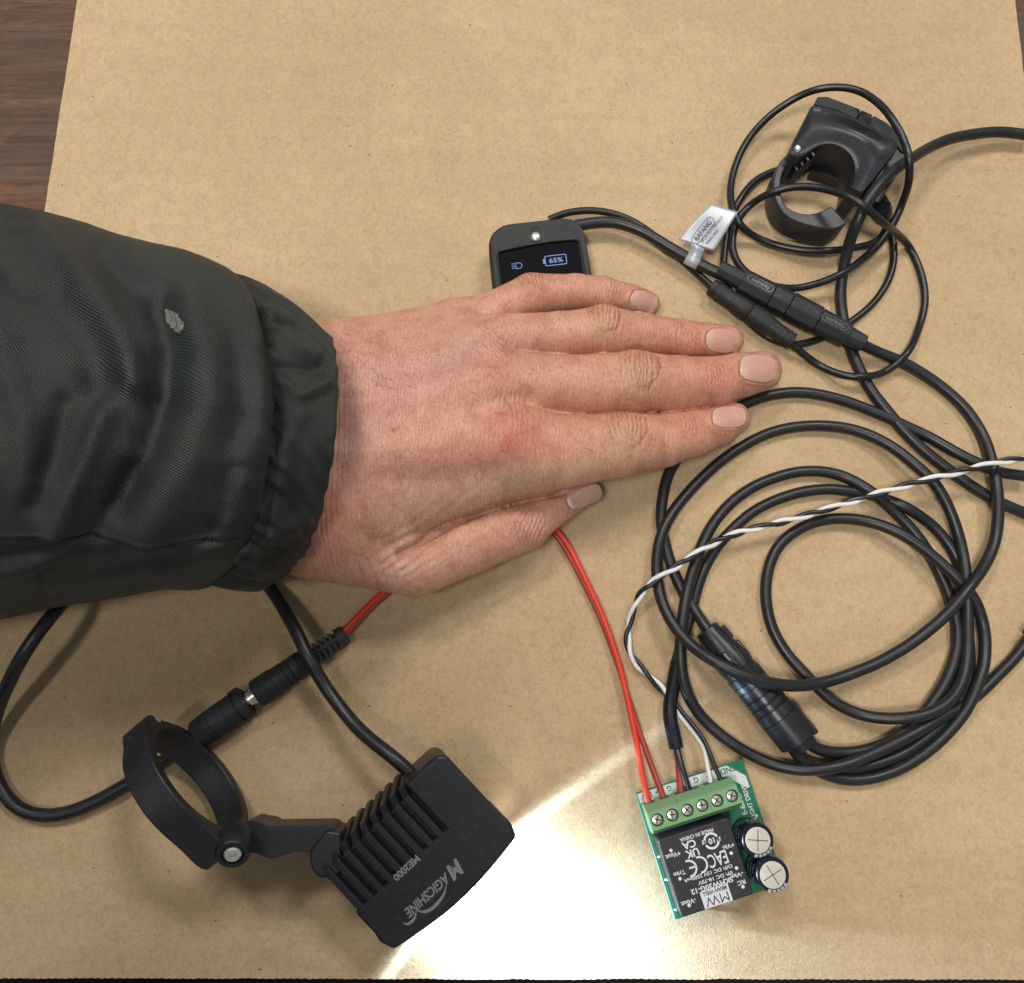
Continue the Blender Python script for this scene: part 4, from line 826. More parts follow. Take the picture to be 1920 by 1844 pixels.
# V: across the lamp, pointing to the lower left of the picture
if (P(745, 1790, 20)-P(957, 1563, 20))@Vv < 0: Vv = -Vv
def tl(px, py, w=0.0):
    p = on_plane(px, py, T0+Wv*w, Wv)-T0; return p@U, p@Vv
def lp(u, v_, w): return T0+U*u+Vv*v_+Wv*w
DEP = 25.0
lens_r, lens_l = tl(957, 1565), tl(743, 1797); bk_r = tl(800, 1443); bk_l = tl(600, 1640)
ug = np.mean([tl(842, 1549)[0], tl(741, 1635)[0], tl(691, 1696)[0]]); u1 = (lens_r[0]+lens_l[0])/2
v0 = tl(829, 1408)[1]; v1 = lens_l[1]
vm = (v0+v1)/2; HWd = (v1-v0)/2
def shell_outline(u_back, w): # rounded front, outline in the top plane
    pts = [(u_back, v0), (u1-7, v0), (u1-4.5, v0-.6), (u1, v0+1.0)]
    for t in np.linspace(0.04, .96, 24): pts.append((u1+2.6*math.sin(math.pi*t), v0+1+(v1-v0-2)*t))
    pts += [(u1, v1-1.0), (u1-4.5, v1+.6), (u1-7, v1), (u_back, v1)]
    return [lp(u, v_, w) for u, v_ in pts]
cb = tl(757, 1480)[1]
so_l = shell_outline(ug, 0); so_l = [lp(-.4, cb-.9, 0), lp(-.4, v0+2.0, 0), lp(1.4, v0, 0)]+so_l[1:]+[lp(ug, cb-.9, 0)]
front = prism('lamp_body', so_l, -Wv*DEP+Vv*5.0-U*1.0, M['anod'], hl, 3.0, 6, 0.93)
core = prism('lamp_core', [lp(2.8, cb-2.5, -2.4), lp(ug+.5, cb-2.5, -2.4), lp(ug+.5, v1-1.0, -2.4), lp(2.8, v1-1.6, -2.4)], -Wv*(DEP-4.5), M['anod'], hl, 1.0, 2)
# solid corner block beside the fins
def plate(name, va, vb, uf, ub=0.0):
    pr = [(uf, .03), (ub+2.6, .03), (ub, -3.0), (ub-1.0, -DEP+6), (ub+1, -DEP+3), (uf, -DEP+3)]
    a_ = [lp(u, va, w) for u, w in pr]; b_ = [lp(u, vb, w) for u, w in pr]
    return prism(name, a_, np.array(b_), M['anod'], hl, 0.35, 2)
pitch_v = (tl(622, 1612)[1]-tl(751, 1486)[1])/7.0
for k in range(9):
    vc = tl(751, 1486)[1]+pitch_v*k*0.985
    if vc+1.2 > v1: break
    plate('cooling_fin', vc-pitch_v*.27, vc+pitch_v*.27, ug+2.4)
# marking
def top_text(s, px, py, h, w, **kw):
    u_, v_ = tl(px, py); return lettering('marking', s, lp(u_, v_, 0), Vv, np.cross(Wv, Vv) if np.cross(Wv, Vv)@U > 0 else -np.cross(Wv, Vv), M['laser'], front, height=h, width=w, lift=.05, **kw)
top_text('ME2000', 762, 1628, 2.2, 9.2, bold=.03)
top_text('M', 853, 1631, 4.6, 5.0, bold=.03, shear=.3)
top_text('AGICSHINE', 801, 1679, 2.9, 16.6, bold=.025, shear=.3)
def sw(pts, ws):
    q = spline(np.array([[*tl(x, y), 0] for x, y in pts]), .4); p3 = [lp(a, b, 0) for a, b, _ in q]
    stroke('swoosh', p3, np.interp(np.linspace(0, 1, len(p3)), np.linspace(0, 1, len(ws)), ws), Wv, M['laser'], front, .05)
sw([(838, 1655), (833, 1675), (822, 1692), (808, 1705), (793, 1710), (780, 1707)], [.1, .5, .9, 1.0, .9, .2])
sw([(780, 1708), (778, 1720), (770, 1730), (762, 1733), (755, 1730)], [.2, .6, .9, .8, .1])
# lens at the front with its reflectors
lens_c = lp(u1+2.2, vm, -DEP/2)
lens = prism('lens', round_poly([lp(u1+2.7, vm+a*HWd*.80, -DEP/2+b*DEP*.34) for a, b in ((-1, -1), (1, -1), (1, 1), (-1, 1))], 5, 5), U*0.5, M['lens'], hl)
# the beam
sp = bpy.data.lights.new('headlight_beam', 'SPOT'); sp.energy = 3.7; sp.spot_size = math.radians(180); sp.spot_blend = 0.0; sp.shadow_soft_size = 0.002; sp.color = (0.52, 0.74, 1.0)
so_ = bpy.data.objects.new('headlight_beam', sp); COL.objects.link(so_)
bdir = nrm(U+0.22*Vv*0-np.array([0, 0, 0.16]))
so_.location = Vector((lens_c+U*3.2)*MM); so_.rotation_euler = Vector(bdir).to_track_quat('-Z', 'Y').to_euler(); so_.parent = hl
so_.location = so_.location-hl.location
sp.use_nodes = True; nt = sp.node_tree; em = [n for n in nt.nodes if n.type == 'EMISSION'][0]
ge = N(nt, 'ShaderNodeTexCoord'); sx_ = N(nt, 'ShaderNodeSeparateXYZ'); nt.links.new(ge.outputs['Normal'], sx_.inputs[0])
ang = math_n(nt, 'MULTIPLY', math_n(nt, 'ARCCOSINE', math_n(nt, 'ABSOLUTE', sx_.outputs['Z'])), 2/math.pi)     # 0 on the axis .. 1 at 90 degrees
pat = ramp(nt, ang, [(0.0, (1, 1, 1)), (0.27, (.8, .8, .8)), (0.43, (.36, .36, .36)), (0.62, (.12, .12, .12)), (0.76, (.065, .065, .065)), (0.80, (.062, .062, .062)), (0.808, (.11, .11, .11)), (0.816, (.062, .062, .062)), (0.868, (.06, .06, .06)), (0.880, (.08, .08, .08)), (0.893, (.50, .50, .50)), (0.903, (.16, .16, .16)), (0.925, (.05, .05, .05)), (0.96, (0.0, 0.0, 0.0))])
nt.links.new(pat, em.inputs['Color']); em.inputs['Strength'].default_value = 1.0

# ring bracket
aa = nrm(np.array([.76, .65, .06])); mm_ = nrm(np.array([.65, -.76, 0.0])); nn = nrm(np.cross(aa, mm_)); nn = nn if nn[2] > 0 else -nn
RC = P(352, 1477, 22.5); RI, RO, RD = 17.6, 21.0, 9.6
nphi = 96; outer_l = []; inner_l = []
for k in range(nphi):
    ph_ = 2*math.pi*k/nphi; rr_ = RO
    for c0, amp, wd in ((math.radians(172), 3.2, .20), (math.radians(28), 4.6, .26)):
        dd = (ph_-c0+math.pi) % (2*math.pi)-math.pi; rr_ += amp*math.exp(-(dd/wd)**2)
    dirv = mm_*math.cos(ph_)+nn*math.sin(ph_); outer_l.append(RC+dirv*rr_+aa*RD/2); inner_l.append(RC+dirv*RI+aa*RD/2)
br = ring_prism('clamp_ring', outer_l, inner_l, -aa*RD, M['anod'], hl, 0.7, 3, 40)
pin = RC-mm_*(RO+.8)+aa*RD/2; lathe('hinge_pin', pin-aa*.2, pin+aa*3, [(0, 1.3), (.25, 1.3), (.4, 1.0)], M['steel'], br, 18)
# screw boss at the lower end
sc_p = P(436, 1603, 36); sdir = nrm(np.array([.20, -.52, .82]))
lathe('screw_boss', sc_p-sdir*9, sc_p+sdir*2, [(0, 4.0), (2, 4.7), (8.2, 4.9), (9.2, 4.3), (9.2, 3.3), (8.0, 3.1)], M['anod'], br, 28)
scw = lathe('socket_screw', sc_p-sdir*1.5, sc_p+sdir, [(0, 2.4), (1.6, 2.4), (1.95, 2.0), (2.0, 1.3), (.6, 1.2), (.55, .2)], M['steel'], br, 26, angle=25)
# dog-leg arm
ZA = 24
arm = prism('bracket_arm', round_poly([P(*q, ZA) for q in ((468, 1535), (505, 1548), (618, 1546), (632, 1556), (578, 1600), (560, 1596), (508, 1612), (478, 1600), (440, 1570))], 1.2, 3), (0, 0, -12), M['anod'], hl, 1.0, 3)
prism('bracket_root', round_poly([P(*q, ZA+2) for q in ((612, 1556), (640, 1560), (640, 1640), (600, 1650), (582, 1630), (578, 1600))], 1.2, 3), (0, 0, -16), M['anod'], hl, 1.0, 3)
prism('ring_cheek', round_poly([P(*q, 16) for q in ((462, 1540), (495, 1540), (514, 1548), (494, 1600), (455, 1600))], 1.5, 3), (0, 0, -12), M['anod'], hl, 1.0, 3)
# ------------------------------------------------------------------ the person: left hand and jacket sleeve
person = thing('person', P(500, 800, 0), 'left hand lying palm down, fingers pointing right, in a dark waxed jacket sleeve', 'person')
def node(px, py, z, rpx):
    c = P(px, py, z); return np.r_[c, rpx*mm_per_px(c)]
def chain(*a): return [(node(*p), node(*q)) for p, q in zip(a[:-1], a[1:])]
FING = dict(
    pinky=[(850, 608, 25, 44), (925, 585, 25.5, 38), (995, 554, 24, 39), (1080, 548, 20.5, 33), (1130, 551, 18, 31.5), (1180, 561, 14.5, 27), (1213, 571, 11.5, 24.5)],
    ring=[(930, 640, 31, 50), (1050, 628, 28, 42.5), (1128, 622, 26, 46), (1200, 626, 21.5, 39), (1280, 635, 17, 34), (1330, 638, 14, 30.5), (1365, 640, 11.5, 28.5)],
    middle=[(930, 716, 33, 60), (1060, 723, 29.5, 56.5), (1184, 719, 26, 58), (1270, 719, 21, 51), (1340, 716, 16.5, 46), (1390, 704, 13.5, 41), (1427, 697, 11.5, 37.5)],
    index=[(950, 834, 32, 74), (1060, 846, 28.5, 68), (1165, 835, 24.5, 59), (1240, 827, 20, 50), (1300, 813, 16, 44), (1350, 798, 12.5, 36.5), (1376, 786, 11, 30)],
    thumb=[(780, 1066, 19, 54), (880, 1018, 15.5, 57), (940, 994, 14, 54), (985, 984, 13, 46.5), (1030, 952, 12, 38), (1060, 934, 11, 34), (1092, 917, 10.5, 29)])
PALM = chain((640, 690, 31, 88), (850, 618, 26, 52)) + chain((640, 740, 34, 92), (905, 662, 31, 56)) + chain((640, 800, 36, 96), (905, 728, 33.5, 62)) \
     + chain((640, 870, 34, 100), (955, 826, 31, 74)) + chain((650, 960, 27, 90), (890, 886, 24, 66)) + chain((890, 884, 24, 64), (1010, 876, 22, 56)) + chain((585, 1002, 27, 84), (775, 1066, 20, 53)) \
     + chain((430, 760, 44, 120), (640, 730, 36, 112)) + chain((420, 900, 42, 130), (610, 940, 33, 118))
def smin(a, b, k):
    h = np.clip(k-np.abs(a-b), 0, None)/k; return np.minimum(a, b)-h*h*h*k/6.0
def cap_d(p, a, b):
    ba = (b-a)[:3]; pa = p-a[:3]; h = np.clip((pa@ba)/(ba@ba), 0, 1)
    return np.sqrt(np.maximum(((pa-h[:, None]*ba)**2).sum(1), 1e-9))-(a[3]+(b[3]-a[3])*h)
WEB = (node(850, 985, 12, 52), node(1010, 940, 10, 44))
FCH = {k: chain(*v) for k, v in FING.items()}
KN = [(958, 806, 35.5, 30), (912, 700, 37.5, 27), (905, 640, 35.5, 22), (858, 600, 29, 20)]
KNN = [node(*k) for k in KN]
def sdf(p, flat=True):
    d = None
    for a, b in PALM:
        e = cap_d(p, a, b); d = e if d is None else smin(d, e, 11.0)
    for kn in KNN:
        e = np.sqrt(((p-kn[:3])**2).sum(1))-kn[3]; d = smin(d, e, 9.0)
    fs = None
    for nm in ('pinky', 'ring', 'middle', 'index'):
        f_ = None
        for a, b in FCH[nm]:
            e = cap_d(p, a, b); f_ = e if f_ is None else smin(f_, e, 1.6)
        fs = f_ if fs is None else smin(fs, f_, 1.1)
    d = smin(d, fs, 5.5)
    f_ = None
    for a, b in FCH['thumb']:
        e = cap_d(p, a, b); f_ = e if f_ is None else smin(f_, e, 2.5)
    e = cap_d(p, WEB[0], WEB[1]); f_ = smin(f_, e, 3.0)
    d = smin(d, f_, 1.4)
    e = 0.25-p[:, 2]
    return smin_max(d, e, 2.0) if flat else d
def smin_max(a, b, k): return -smin(-a, -b, k)
hs = 1.25
lo = np.array([P(470, 800, 30)[0]-2, P(800, 1135, 0)[1]-3, -1.5]); hi = np.array([P(1475, 700, 8)[0]+4, P(900, 505, 25)[1]+4, 58.0])
dim = np.ceil((hi-lo)/hs).astype(int)
gx, gy, gz = [lo[i]+hs*np.arange(dim[i]) for i in range(3)]
pts = np.stack(np.meshgrid(gx, gy, gz, indexing='ij'), -1).reshape(-1, 3)
vol = sdf(pts).reshape(dim)
# surface nets
sg = vol < 0
cell = np.zeros(tuple(dim-1), int); acc = np.zeros(tuple(dim-1)+(3,)); cnt = np.zeros(tuple(dim-1))
cor = [(i, j, k) for i in (0, 1) for j in (0, 1) for k in (0, 1)]
S = lambda arr, c: arr[c[0]:dim[0]-1+c[0], c[1]:dim[1]-1+c[1], c[2]:dim[2]-1+c[2]]
for a in cor:
    for ax_ in range(3):
        if a[ax_] == 0:
            b = list(a); b[ax_] = 1; va, vb = S(vol, a), S(vol, b); cr = (va < 0) != (vb < 0)
            t = np.where(cr, va/np.where(np.abs(va-vb) < 1e-9, 1, va-vb), 0)
            q = np.zeros(tuple(dim-1)+(3,)); q[...] = a; q[..., ax_] += t; acc += np.where(cr[..., None], q, 0); cnt += cr
act = cnt > 0; idx = -np.ones(act.shape, int); idx[act] = np.arange(act.sum())
ii_ = np.argwhere(act); V = lo+hs*(ii_+acc[act]/cnt[act][:, None])
F = []
for ax_ in range(3):
    o1, o2 = [(1, 2), (2, 0), (0, 1)][ax_]
    a_ = [slice(0, dim[0]), slice(0, dim[1]), slice(0, dim[2])]; b_2 = list(a_); a_[ax_] = slice(0, dim[ax_]-1); b_2[ax_] = slice(1, dim[ax_])
    cr = sg[tuple(a_)] != sg[tuple(b_2)]; e = np.argwhere(cr); fl = sg[tuple(a_)][cr]
    ok = (e[:, o1] > 0) & (e[:, o2] > 0) & (e[:, o1] < dim[o1]-1) & (e[:, o2] < dim[o2]-1); e = e[ok]; fl = fl[ok]
    def at(d1, d2):
        c = e.copy(); c[:, o1] -= d1; c[:, o2] -= d2; return idx[c[:, 0], c[:, 1], c[:, 2]]
    q = np.stack([at(1, 1), at(0, 1), at(0, 0), at(1, 0)], 1); q[~fl] = q[~fl][:, ::-1]; F.append(q)
F = np.vstack(F); F = F[(F >= 0).all(1)]
def grad(p, h=0.08):
    g = np.stack([sdf(p+np.eye(3)[i]*h)-sdf(p-np.eye(3)[i]*h) for i in range(3)], 1); return g/np.maximum(np.linalg.norm(g, axis=1)[:, None], 1e-6)
def snap(p, it=2):
    for _ in range(it):
        d = sdf(p); g = grad(p); p = p-g*np.clip(d, -.8, .8)[:, None]
    return p
def subdiv(V, F):
    e = np.sort(np.vstack([F[:, [0, 1]], F[:, [1, 2]], F[:, [2, 3]], F[:, [3, 0]]]), 1)
    key = e[:, 0].astype(np.int64)*len(V)+e[:, 1]; uk, inv = np.unique(key, return_inverse=True)
    ea, eb = uk//len(V), uk % len(V); em_ = (V[ea]+V[eb])/2; fc = V[F].mean(1); n0 = len(V); n1 = n0+len(uk); m = len(F)
    E = inv.reshape(4, m)+n0; C_ = np.arange(m)+n1
    NF = np.vstack([np.stack([F[:, 0], E[0], C_, E[3]], 1), np.stack([E[0], F[:, 1], E[1], C_], 1), np.stack([C_, E[1], F[:, 2], E[2]], 1), np.stack([E[3], C_, E[2], F[:, 3]], 1)])
    return np.vstack([V, em_, fc]), NF
V = snap(V, 2)
V, F = subdiv(V, F); V = snap(V, 1)
V, F = subdiv(V, F); V = snap(V, 1)
NRM = grad(V)
PX, PY = project(V)
topw = np.clip(NRM[:, 2]*1.6+0.1, 0, 1)
disp = np.zeros(len(V)); x, y = V[:, 0], V[:, 1]
# colour
base = np.array([0.595, 0.312, 0.218]); C = np.tile(base, (len(V), 1))
def tint(px, py, rx, ry, col, amt, rot=0):
    c, s_ = math.cos(rot), math.sin(rot); dx_ = (PX-px)*c+(PY-py)*s_; dy_ = -(PX-px)*s_+(PY-py)*c
    w = amt*np.exp(-((dx_/rx)**2+(dy_/ry)**2)); w = w*(1+0.7*fbm(PX/26, PY/26, 3)); w = np.clip(w, 0, 1)[:, None]
    C[:] = C*(1-w)+np.array(col)*w
RED = (0.58, 0.17, 0.125); PINK = (0.62, 0.315, 0.262); TAN = (0.525, 0.315, 0.190); YEL = (0.64, 0.43, 0.265); PUR = (0.42, 0.235, 0.215)
tint(1250, 690, 260, 190, (0.60, 0.295, 0.195), .65); tint(965, 815, 50, 42, RED, .75); tint(925, 700, 42, 30, RED, .42); tint(700, 700, 120, 90, PINK, .45); tint(640, 830, 60, 120, PINK, .5); tint(610, 980, 50, 70, RED, .45)
tint(860, 640, 90, 45, (0.53, 0.29, 0.22), .5); tint(1000, 660, 60, 50, PUR, .25); tint(830, 690, 80, 30, PUR, .30, -.2); tint(880, 860, 90, 40, RED, .25); tint(960, 905, 120, 28, YEL, .75, -.35); tint(800, 960, 110, 45, YEL, .55, -.45)
tint(1060, 850, 60, 40, RED, .35); tint(1080, 880, 110, 24, YEL, .5, -.2); tint(940, 1010, 60, 30, (0.60, 0.27, 0.20), .5, -.3); tint(760, 1085, 90, 28, (0.60, 0.35, 0.27), .6)
for px, py, rx, ry in ((1168, 812, 34, 36), (1188, 706, 36, 44), (1128, 615, 28, 30)): tint(px, py, rx, ry, TAN, .85)
tint(995, 540, 45, 22, (0.52, 0.24, 0.16), .7); tint(1130, 550, 70, 25, (0.62, 0.29, 0.22), .45)
for px, py in ((1330, 715), (1290, 630), (1310, 795), (1380, 700)): tint(px, py, 60, 34, (0.62, 0.26, 0.185), .6)
for px, py in ((1455, 700), (1395, 655), (1395, 790), (1235, 582)): tint(px, py, 18, 22, (0.60, 0.35, 0.24), .6)
# joints: curved creases across each knuckle
def creases(px, py, ang, rx, ry, offs, depth, wid, curve, bulge=0.0, bx=0, seed=1):
    c = P(px, py, 20); sx1, sy1 = x-c[0], y-c[1]; ca, sa = math.cos(ang), math.sin(ang); u = sx1*ca+sy1*sa; v_ = -sx1*sa+sy1*ca
    n = fbm(u/1.9+seed*5, v_/1.9, 4)*0.9; win = np.exp(-(np.abs(v_)/ry)**3)*topw
    global disp, C
    for k, o_ in enumerate(offs):
        off_ = o_+curve*np.sign(o_)*(v_/ry)**2*-1.0*min(1, abs(o_)/2)
        ln = np.exp(-((u-off_+n*1.0)/wid)**2)*win*np.exp(-(np.abs(v_+noise2(np.array(k*3.3), np.array(seed*2.1), 5)*ry*0.8)/(ry*0.85))**4)
        dd_ = depth*(0.55+0.45*math.exp(-(o_/rx)**2)); disp -= ln*dd_
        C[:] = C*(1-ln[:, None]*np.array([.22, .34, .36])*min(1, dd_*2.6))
    disp += bulge*np.exp(-((u-bx)/rx)**2-(v_/ry)**2)*topw
    if bulge > .5:   # the oval pad of loose skin over the middle joint, with a fold round its far side
        e_r = np.sqrt(((u-bx)/(rx*.92))**2+(v_/(ry*.98))**2); g_ = np.exp(-((e_r-1-.26*n)/.08)**2)*topw*np.clip((u-bx)/rx*.7+.45, .1, 1); disp -= .30*g_
        C[:] = C*(1-g_[:, None]*np.array([.14, .22, .25])); disp += .28*np.clip(1-e_r, 0, 1)**.5*topw  # far side of the fold also darkened in the skin colour as shade
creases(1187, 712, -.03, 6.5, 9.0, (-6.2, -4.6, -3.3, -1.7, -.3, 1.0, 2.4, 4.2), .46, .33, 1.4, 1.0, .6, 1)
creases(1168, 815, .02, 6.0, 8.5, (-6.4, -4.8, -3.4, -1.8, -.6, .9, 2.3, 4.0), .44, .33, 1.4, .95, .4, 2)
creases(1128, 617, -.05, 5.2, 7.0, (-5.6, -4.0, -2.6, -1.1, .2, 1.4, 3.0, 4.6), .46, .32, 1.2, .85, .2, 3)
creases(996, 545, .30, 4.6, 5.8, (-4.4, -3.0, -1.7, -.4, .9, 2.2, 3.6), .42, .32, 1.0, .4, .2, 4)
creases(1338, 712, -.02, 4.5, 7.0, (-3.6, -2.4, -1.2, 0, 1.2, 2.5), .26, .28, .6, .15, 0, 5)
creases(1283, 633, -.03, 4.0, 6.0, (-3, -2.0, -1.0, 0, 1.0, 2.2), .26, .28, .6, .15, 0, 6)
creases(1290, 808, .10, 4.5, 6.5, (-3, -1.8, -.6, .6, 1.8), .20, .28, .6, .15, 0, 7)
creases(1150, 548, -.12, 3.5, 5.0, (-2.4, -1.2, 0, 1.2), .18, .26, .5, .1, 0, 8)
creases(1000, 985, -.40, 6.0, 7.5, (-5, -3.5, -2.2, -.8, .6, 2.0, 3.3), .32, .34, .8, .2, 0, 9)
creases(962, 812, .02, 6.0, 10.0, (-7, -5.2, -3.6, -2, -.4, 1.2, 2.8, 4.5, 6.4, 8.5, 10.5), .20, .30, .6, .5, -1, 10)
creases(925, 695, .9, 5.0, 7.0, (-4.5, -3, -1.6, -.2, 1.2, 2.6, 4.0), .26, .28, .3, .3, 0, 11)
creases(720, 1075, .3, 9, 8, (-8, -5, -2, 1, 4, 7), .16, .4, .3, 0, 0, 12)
# fine lines running across the fingers and the back of the hand
nz1 = fbm(x/1.05+0.35*y/1.05*0.3, y/7.5, 2, 3); nz2 = fbm((x*.8-y*.6)/1.25, (x*.6+y*.8)/6.5, 5, 2)
fing = np.clip((PX-1000)/60, 0, 1); backw = 1-fing
disp += topw*(nz1*0.11*(0.3+.7*fing)+nz2*0.09*backw)
disp += 0.45*fbm(x/20, y/15, 6, 2)*backw
# tendons and veins on the back
for pl, amp, wd in ((((640, 850), (800, 830), (940, 812)), .55, 26), (((650, 770), (800, 735), (905, 702)), .35, 24), (((660, 720), (800, 670), (880, 640)), .25, 22), (((700, 640), (790, 620), (850, 604)), .25, 20)):
    disp += amp*np.exp(-(seg_dist(PX, PY, pl)/wd)**2)*topw
for pl, amp, wd in ((((700, 905), (850, 900), (930, 880)), 1.0, 26), (((900, 770), (985, 752)), 1.1, 20), (((880, 668), (960, 680)), .8, 14), (((640, 700), (800, 700)), .5, 20), (((680, 1000), (730, 1030), (760, 1040)), 1.0, 16)):
    disp -= amp*np.exp(-(seg_dist(PX, PY, pl)/wd)**2)*topw
# crease between thumb and palm: wrinkled web
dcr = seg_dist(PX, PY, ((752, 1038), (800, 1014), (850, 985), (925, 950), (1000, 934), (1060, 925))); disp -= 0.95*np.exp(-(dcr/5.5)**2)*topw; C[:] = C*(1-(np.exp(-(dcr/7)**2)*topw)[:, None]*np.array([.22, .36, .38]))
disp += 0.22*np.exp(-(dcr/45)**2)*np.sin((x*.55-y*.8)*2.6+2*fbm(x/3, y/3, 1))*topw*np.exp(-((PX-760)/110)**2)
disp += 0.15*np.exp(-((PX-625)/34)**2)*np.sin(x*4.4+2.2*fbm(x/2.2, y/5, 4))*topw      # wrist lines beside the cuff
# nail beds
NAILS = [('pinky', 1206, 565, 24.5, 18, .36), ('ring', 1354, 639, 30, 22.5, .06), ('middle', 1422, 691, 34.5, 26, .10), ('index', 1367, 782, 31, 20.5, -.04), ('thumb', 1096, 931, 34, 17, -.42)]
for nm, nx, ny, ra, rb, an in NAILS:
    c, s_ = math.cos(an), math.sin(an); du = ((PX-nx)*c+(PY-ny)*s_)/ra; dv = (-(PX-nx)*s_+(PY-ny)*c)/rb
    rr_ = (np.abs(du)**2.8+np.abs(dv)**2.8)**(1/2.8); up_ = topw if nm != 'thumb' else np.clip(topw+.5, 0, 1)*(PX > 1040)
    back = np.clip(-du*2+.6, 0, 1)+np.clip(np.abs(dv)*1.4-.6, 0, .8)
    disp += up_*(.32*np.exp(-((rr_-1.16)/.10)**2)*np.clip(back, 0, 1)-.34*(1/(1+np.exp((rr_-1.0)*26))))
    w = np.clip(np.exp(-((rr_-1.07)/.07)**2)*.35*up_, 0, 1)[:, None]; C[:] = C*(1-w)+np.array([.40, .20, .14])*w  # shade of the nail fold painted into the skin colour
V2 = V+NRM*disp[:, None]
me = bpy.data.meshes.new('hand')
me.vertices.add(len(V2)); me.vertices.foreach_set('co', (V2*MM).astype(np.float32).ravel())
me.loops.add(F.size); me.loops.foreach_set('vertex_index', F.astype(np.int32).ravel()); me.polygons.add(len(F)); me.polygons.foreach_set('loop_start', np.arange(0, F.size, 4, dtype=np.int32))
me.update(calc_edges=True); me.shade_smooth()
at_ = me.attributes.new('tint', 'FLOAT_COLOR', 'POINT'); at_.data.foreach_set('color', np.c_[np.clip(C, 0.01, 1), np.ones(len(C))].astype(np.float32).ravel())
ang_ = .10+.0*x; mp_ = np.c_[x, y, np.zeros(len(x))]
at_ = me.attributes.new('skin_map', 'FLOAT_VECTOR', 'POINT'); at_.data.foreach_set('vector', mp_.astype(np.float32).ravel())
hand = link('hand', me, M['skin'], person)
# fingernails: plates lifted from the skin surface along the sight line of the finger top
def march(px, py):
    d = ray(np.asarray(px, float), np.asarray(py, float)); d = d/np.linalg.norm(d, axis=1)[:, None]; t = (55-cam_pos[2])/d[:, 2]; p = cam_pos+d*t[:, None]
    for _ in range(60): s1_ = sdf(p, False); p = p+d*np.clip(s1_, -1, 3)[:, None]*.8
    return p
for nm, nx, ny, ra, rb, an in NAILS:
    nu, nv = 26, 20; c, s_ = math.cos(an), math.sin(an); U_, V_ = np.meshgrid(np.linspace(-1, 1, nu), np.linspace(-1, 1, nv), indexing='ij')
    # square to rounded square
    e_ = 3.2; sc_ = (np.maximum(np.abs(U_), np.abs(V_))/np.maximum((np.abs(U_)**e_+np.abs(V_)**e_)**(1/e_), 1e-6)); u2, v2 = U_*sc_, V_*sc_
    bw = 1-.08*(u2 < 0)*np.abs(u2); qx = nx+c*u2*ra-s_*v2*rb*bw; qy = ny+s_*u2*ra+c*v2*rb*bw
    fch = FCH[nm]
    def fs_d(p):
        d_ = None
        for a, b in fch: e = cap_d(p, a, b); d_ = e if d_ is None else smin(d_, e, 1.6)
        return d_
    d = ray(qx.ravel(), qy.ravel()); d = d/np.linalg.norm(d, axis=1)[:, None]; t = (40-cam_pos[2])/d[:, 2]; p = cam_pos+d*t[:, None]
    for _ in range(80): p = p+d*np.clip(fs_d(p), -1, 3)[:, None]*.7
    zc = p.reshape(nu, nv, 3); Z = zc[..., 2].copy()
    # a nail is stiffer than the skin: parabola across, straight and slightly drooping lengthwise
    A_, rhs_, wts = [], [], np.where((np.abs(v2) < .62) & (u2 < .35), 1.0, 0.0).ravel()
    uu, vv_ = u2.ravel(), v2.ravel(); B_ = np.stack([np.ones_like(uu), uu, vv_, uu*vv_, vv_**2, uu**2], 1); w_ = wts[:, None]
    kf = np.linalg.lstsq(B_*w_, Z.ravel()*wts, rcond=None)[0]; kf[5] = min(kf[5], -.1); kf[4] = min(kf[4], -1.2); Zf = (B_@kf).reshape(nu, nv)
    Zf = Zf-.35*np.clip(u2-.3, 0, 1)**2; zc = P(qx, qy, Zf)
    g_ = np.zeros_like(zc); g_[..., 2] = 1.0; lift = -.10+0*u2
    q_ = (zc+g_*lift[..., None]).reshape(-1, 3)
    f = [(i*nv+j, (i+1)*nv+j, (i+1)*nv+j+1, i*nv+j+1) for i in range(nu-1) for j in range(nv-1)]
    no = mesh('fingernail', q_, f, M['nail'], person)
    bed = np.array([.61, .335, .27]); tip = np.array([.70, .60, .48]); lun = np.array([.65, .45, .38])
    du = u2.ravel(); dv = v2.ravel(); rr_ = np.maximum(np.abs(du), np.abs(dv))
    wt = np.clip((du-.90+.06*dv**2)/.05, 0, 1)[:, None]; wl = (np.clip((-du-.45+.0*dv)/.35, 0, 1)*.7)[:, None]
    cc_ = bed*(1-wl)+lun*wl; cc_ = cc_*(1-wt)+tip*wt
    if nm == 'thumb': cc_ = cc_*0+np.array([.56, .36, .27]); w_ = np.clip((-du-.80)/.1, 0, 1)[:, None]; cc_ = cc_*(1-w_)+np.array([.75, .66, .55])*w_
    spk = (noise2(qx.ravel()/2.3, qy.ravel()/2.3, 5) > .43)[:, None]*.35; cc_ = cc_*(1-spk)+np.array([.8, .72, .68])*spk
    a_t = no.data.attributes.new('tint', 'FLOAT_COLOR', 'POINT'); a_t.data.foreach_set('color', np.c_[cc_, np.ones(len(cc_))].astype(np.float32).ravel())
    so2 = no.modifiers.new('thick', 'SOLIDIFY'); so2.thickness = .3*MM; so2.offset = -1
    no['label'] = nm + (' nail' if nm == 'thumb' else ' finger nail')

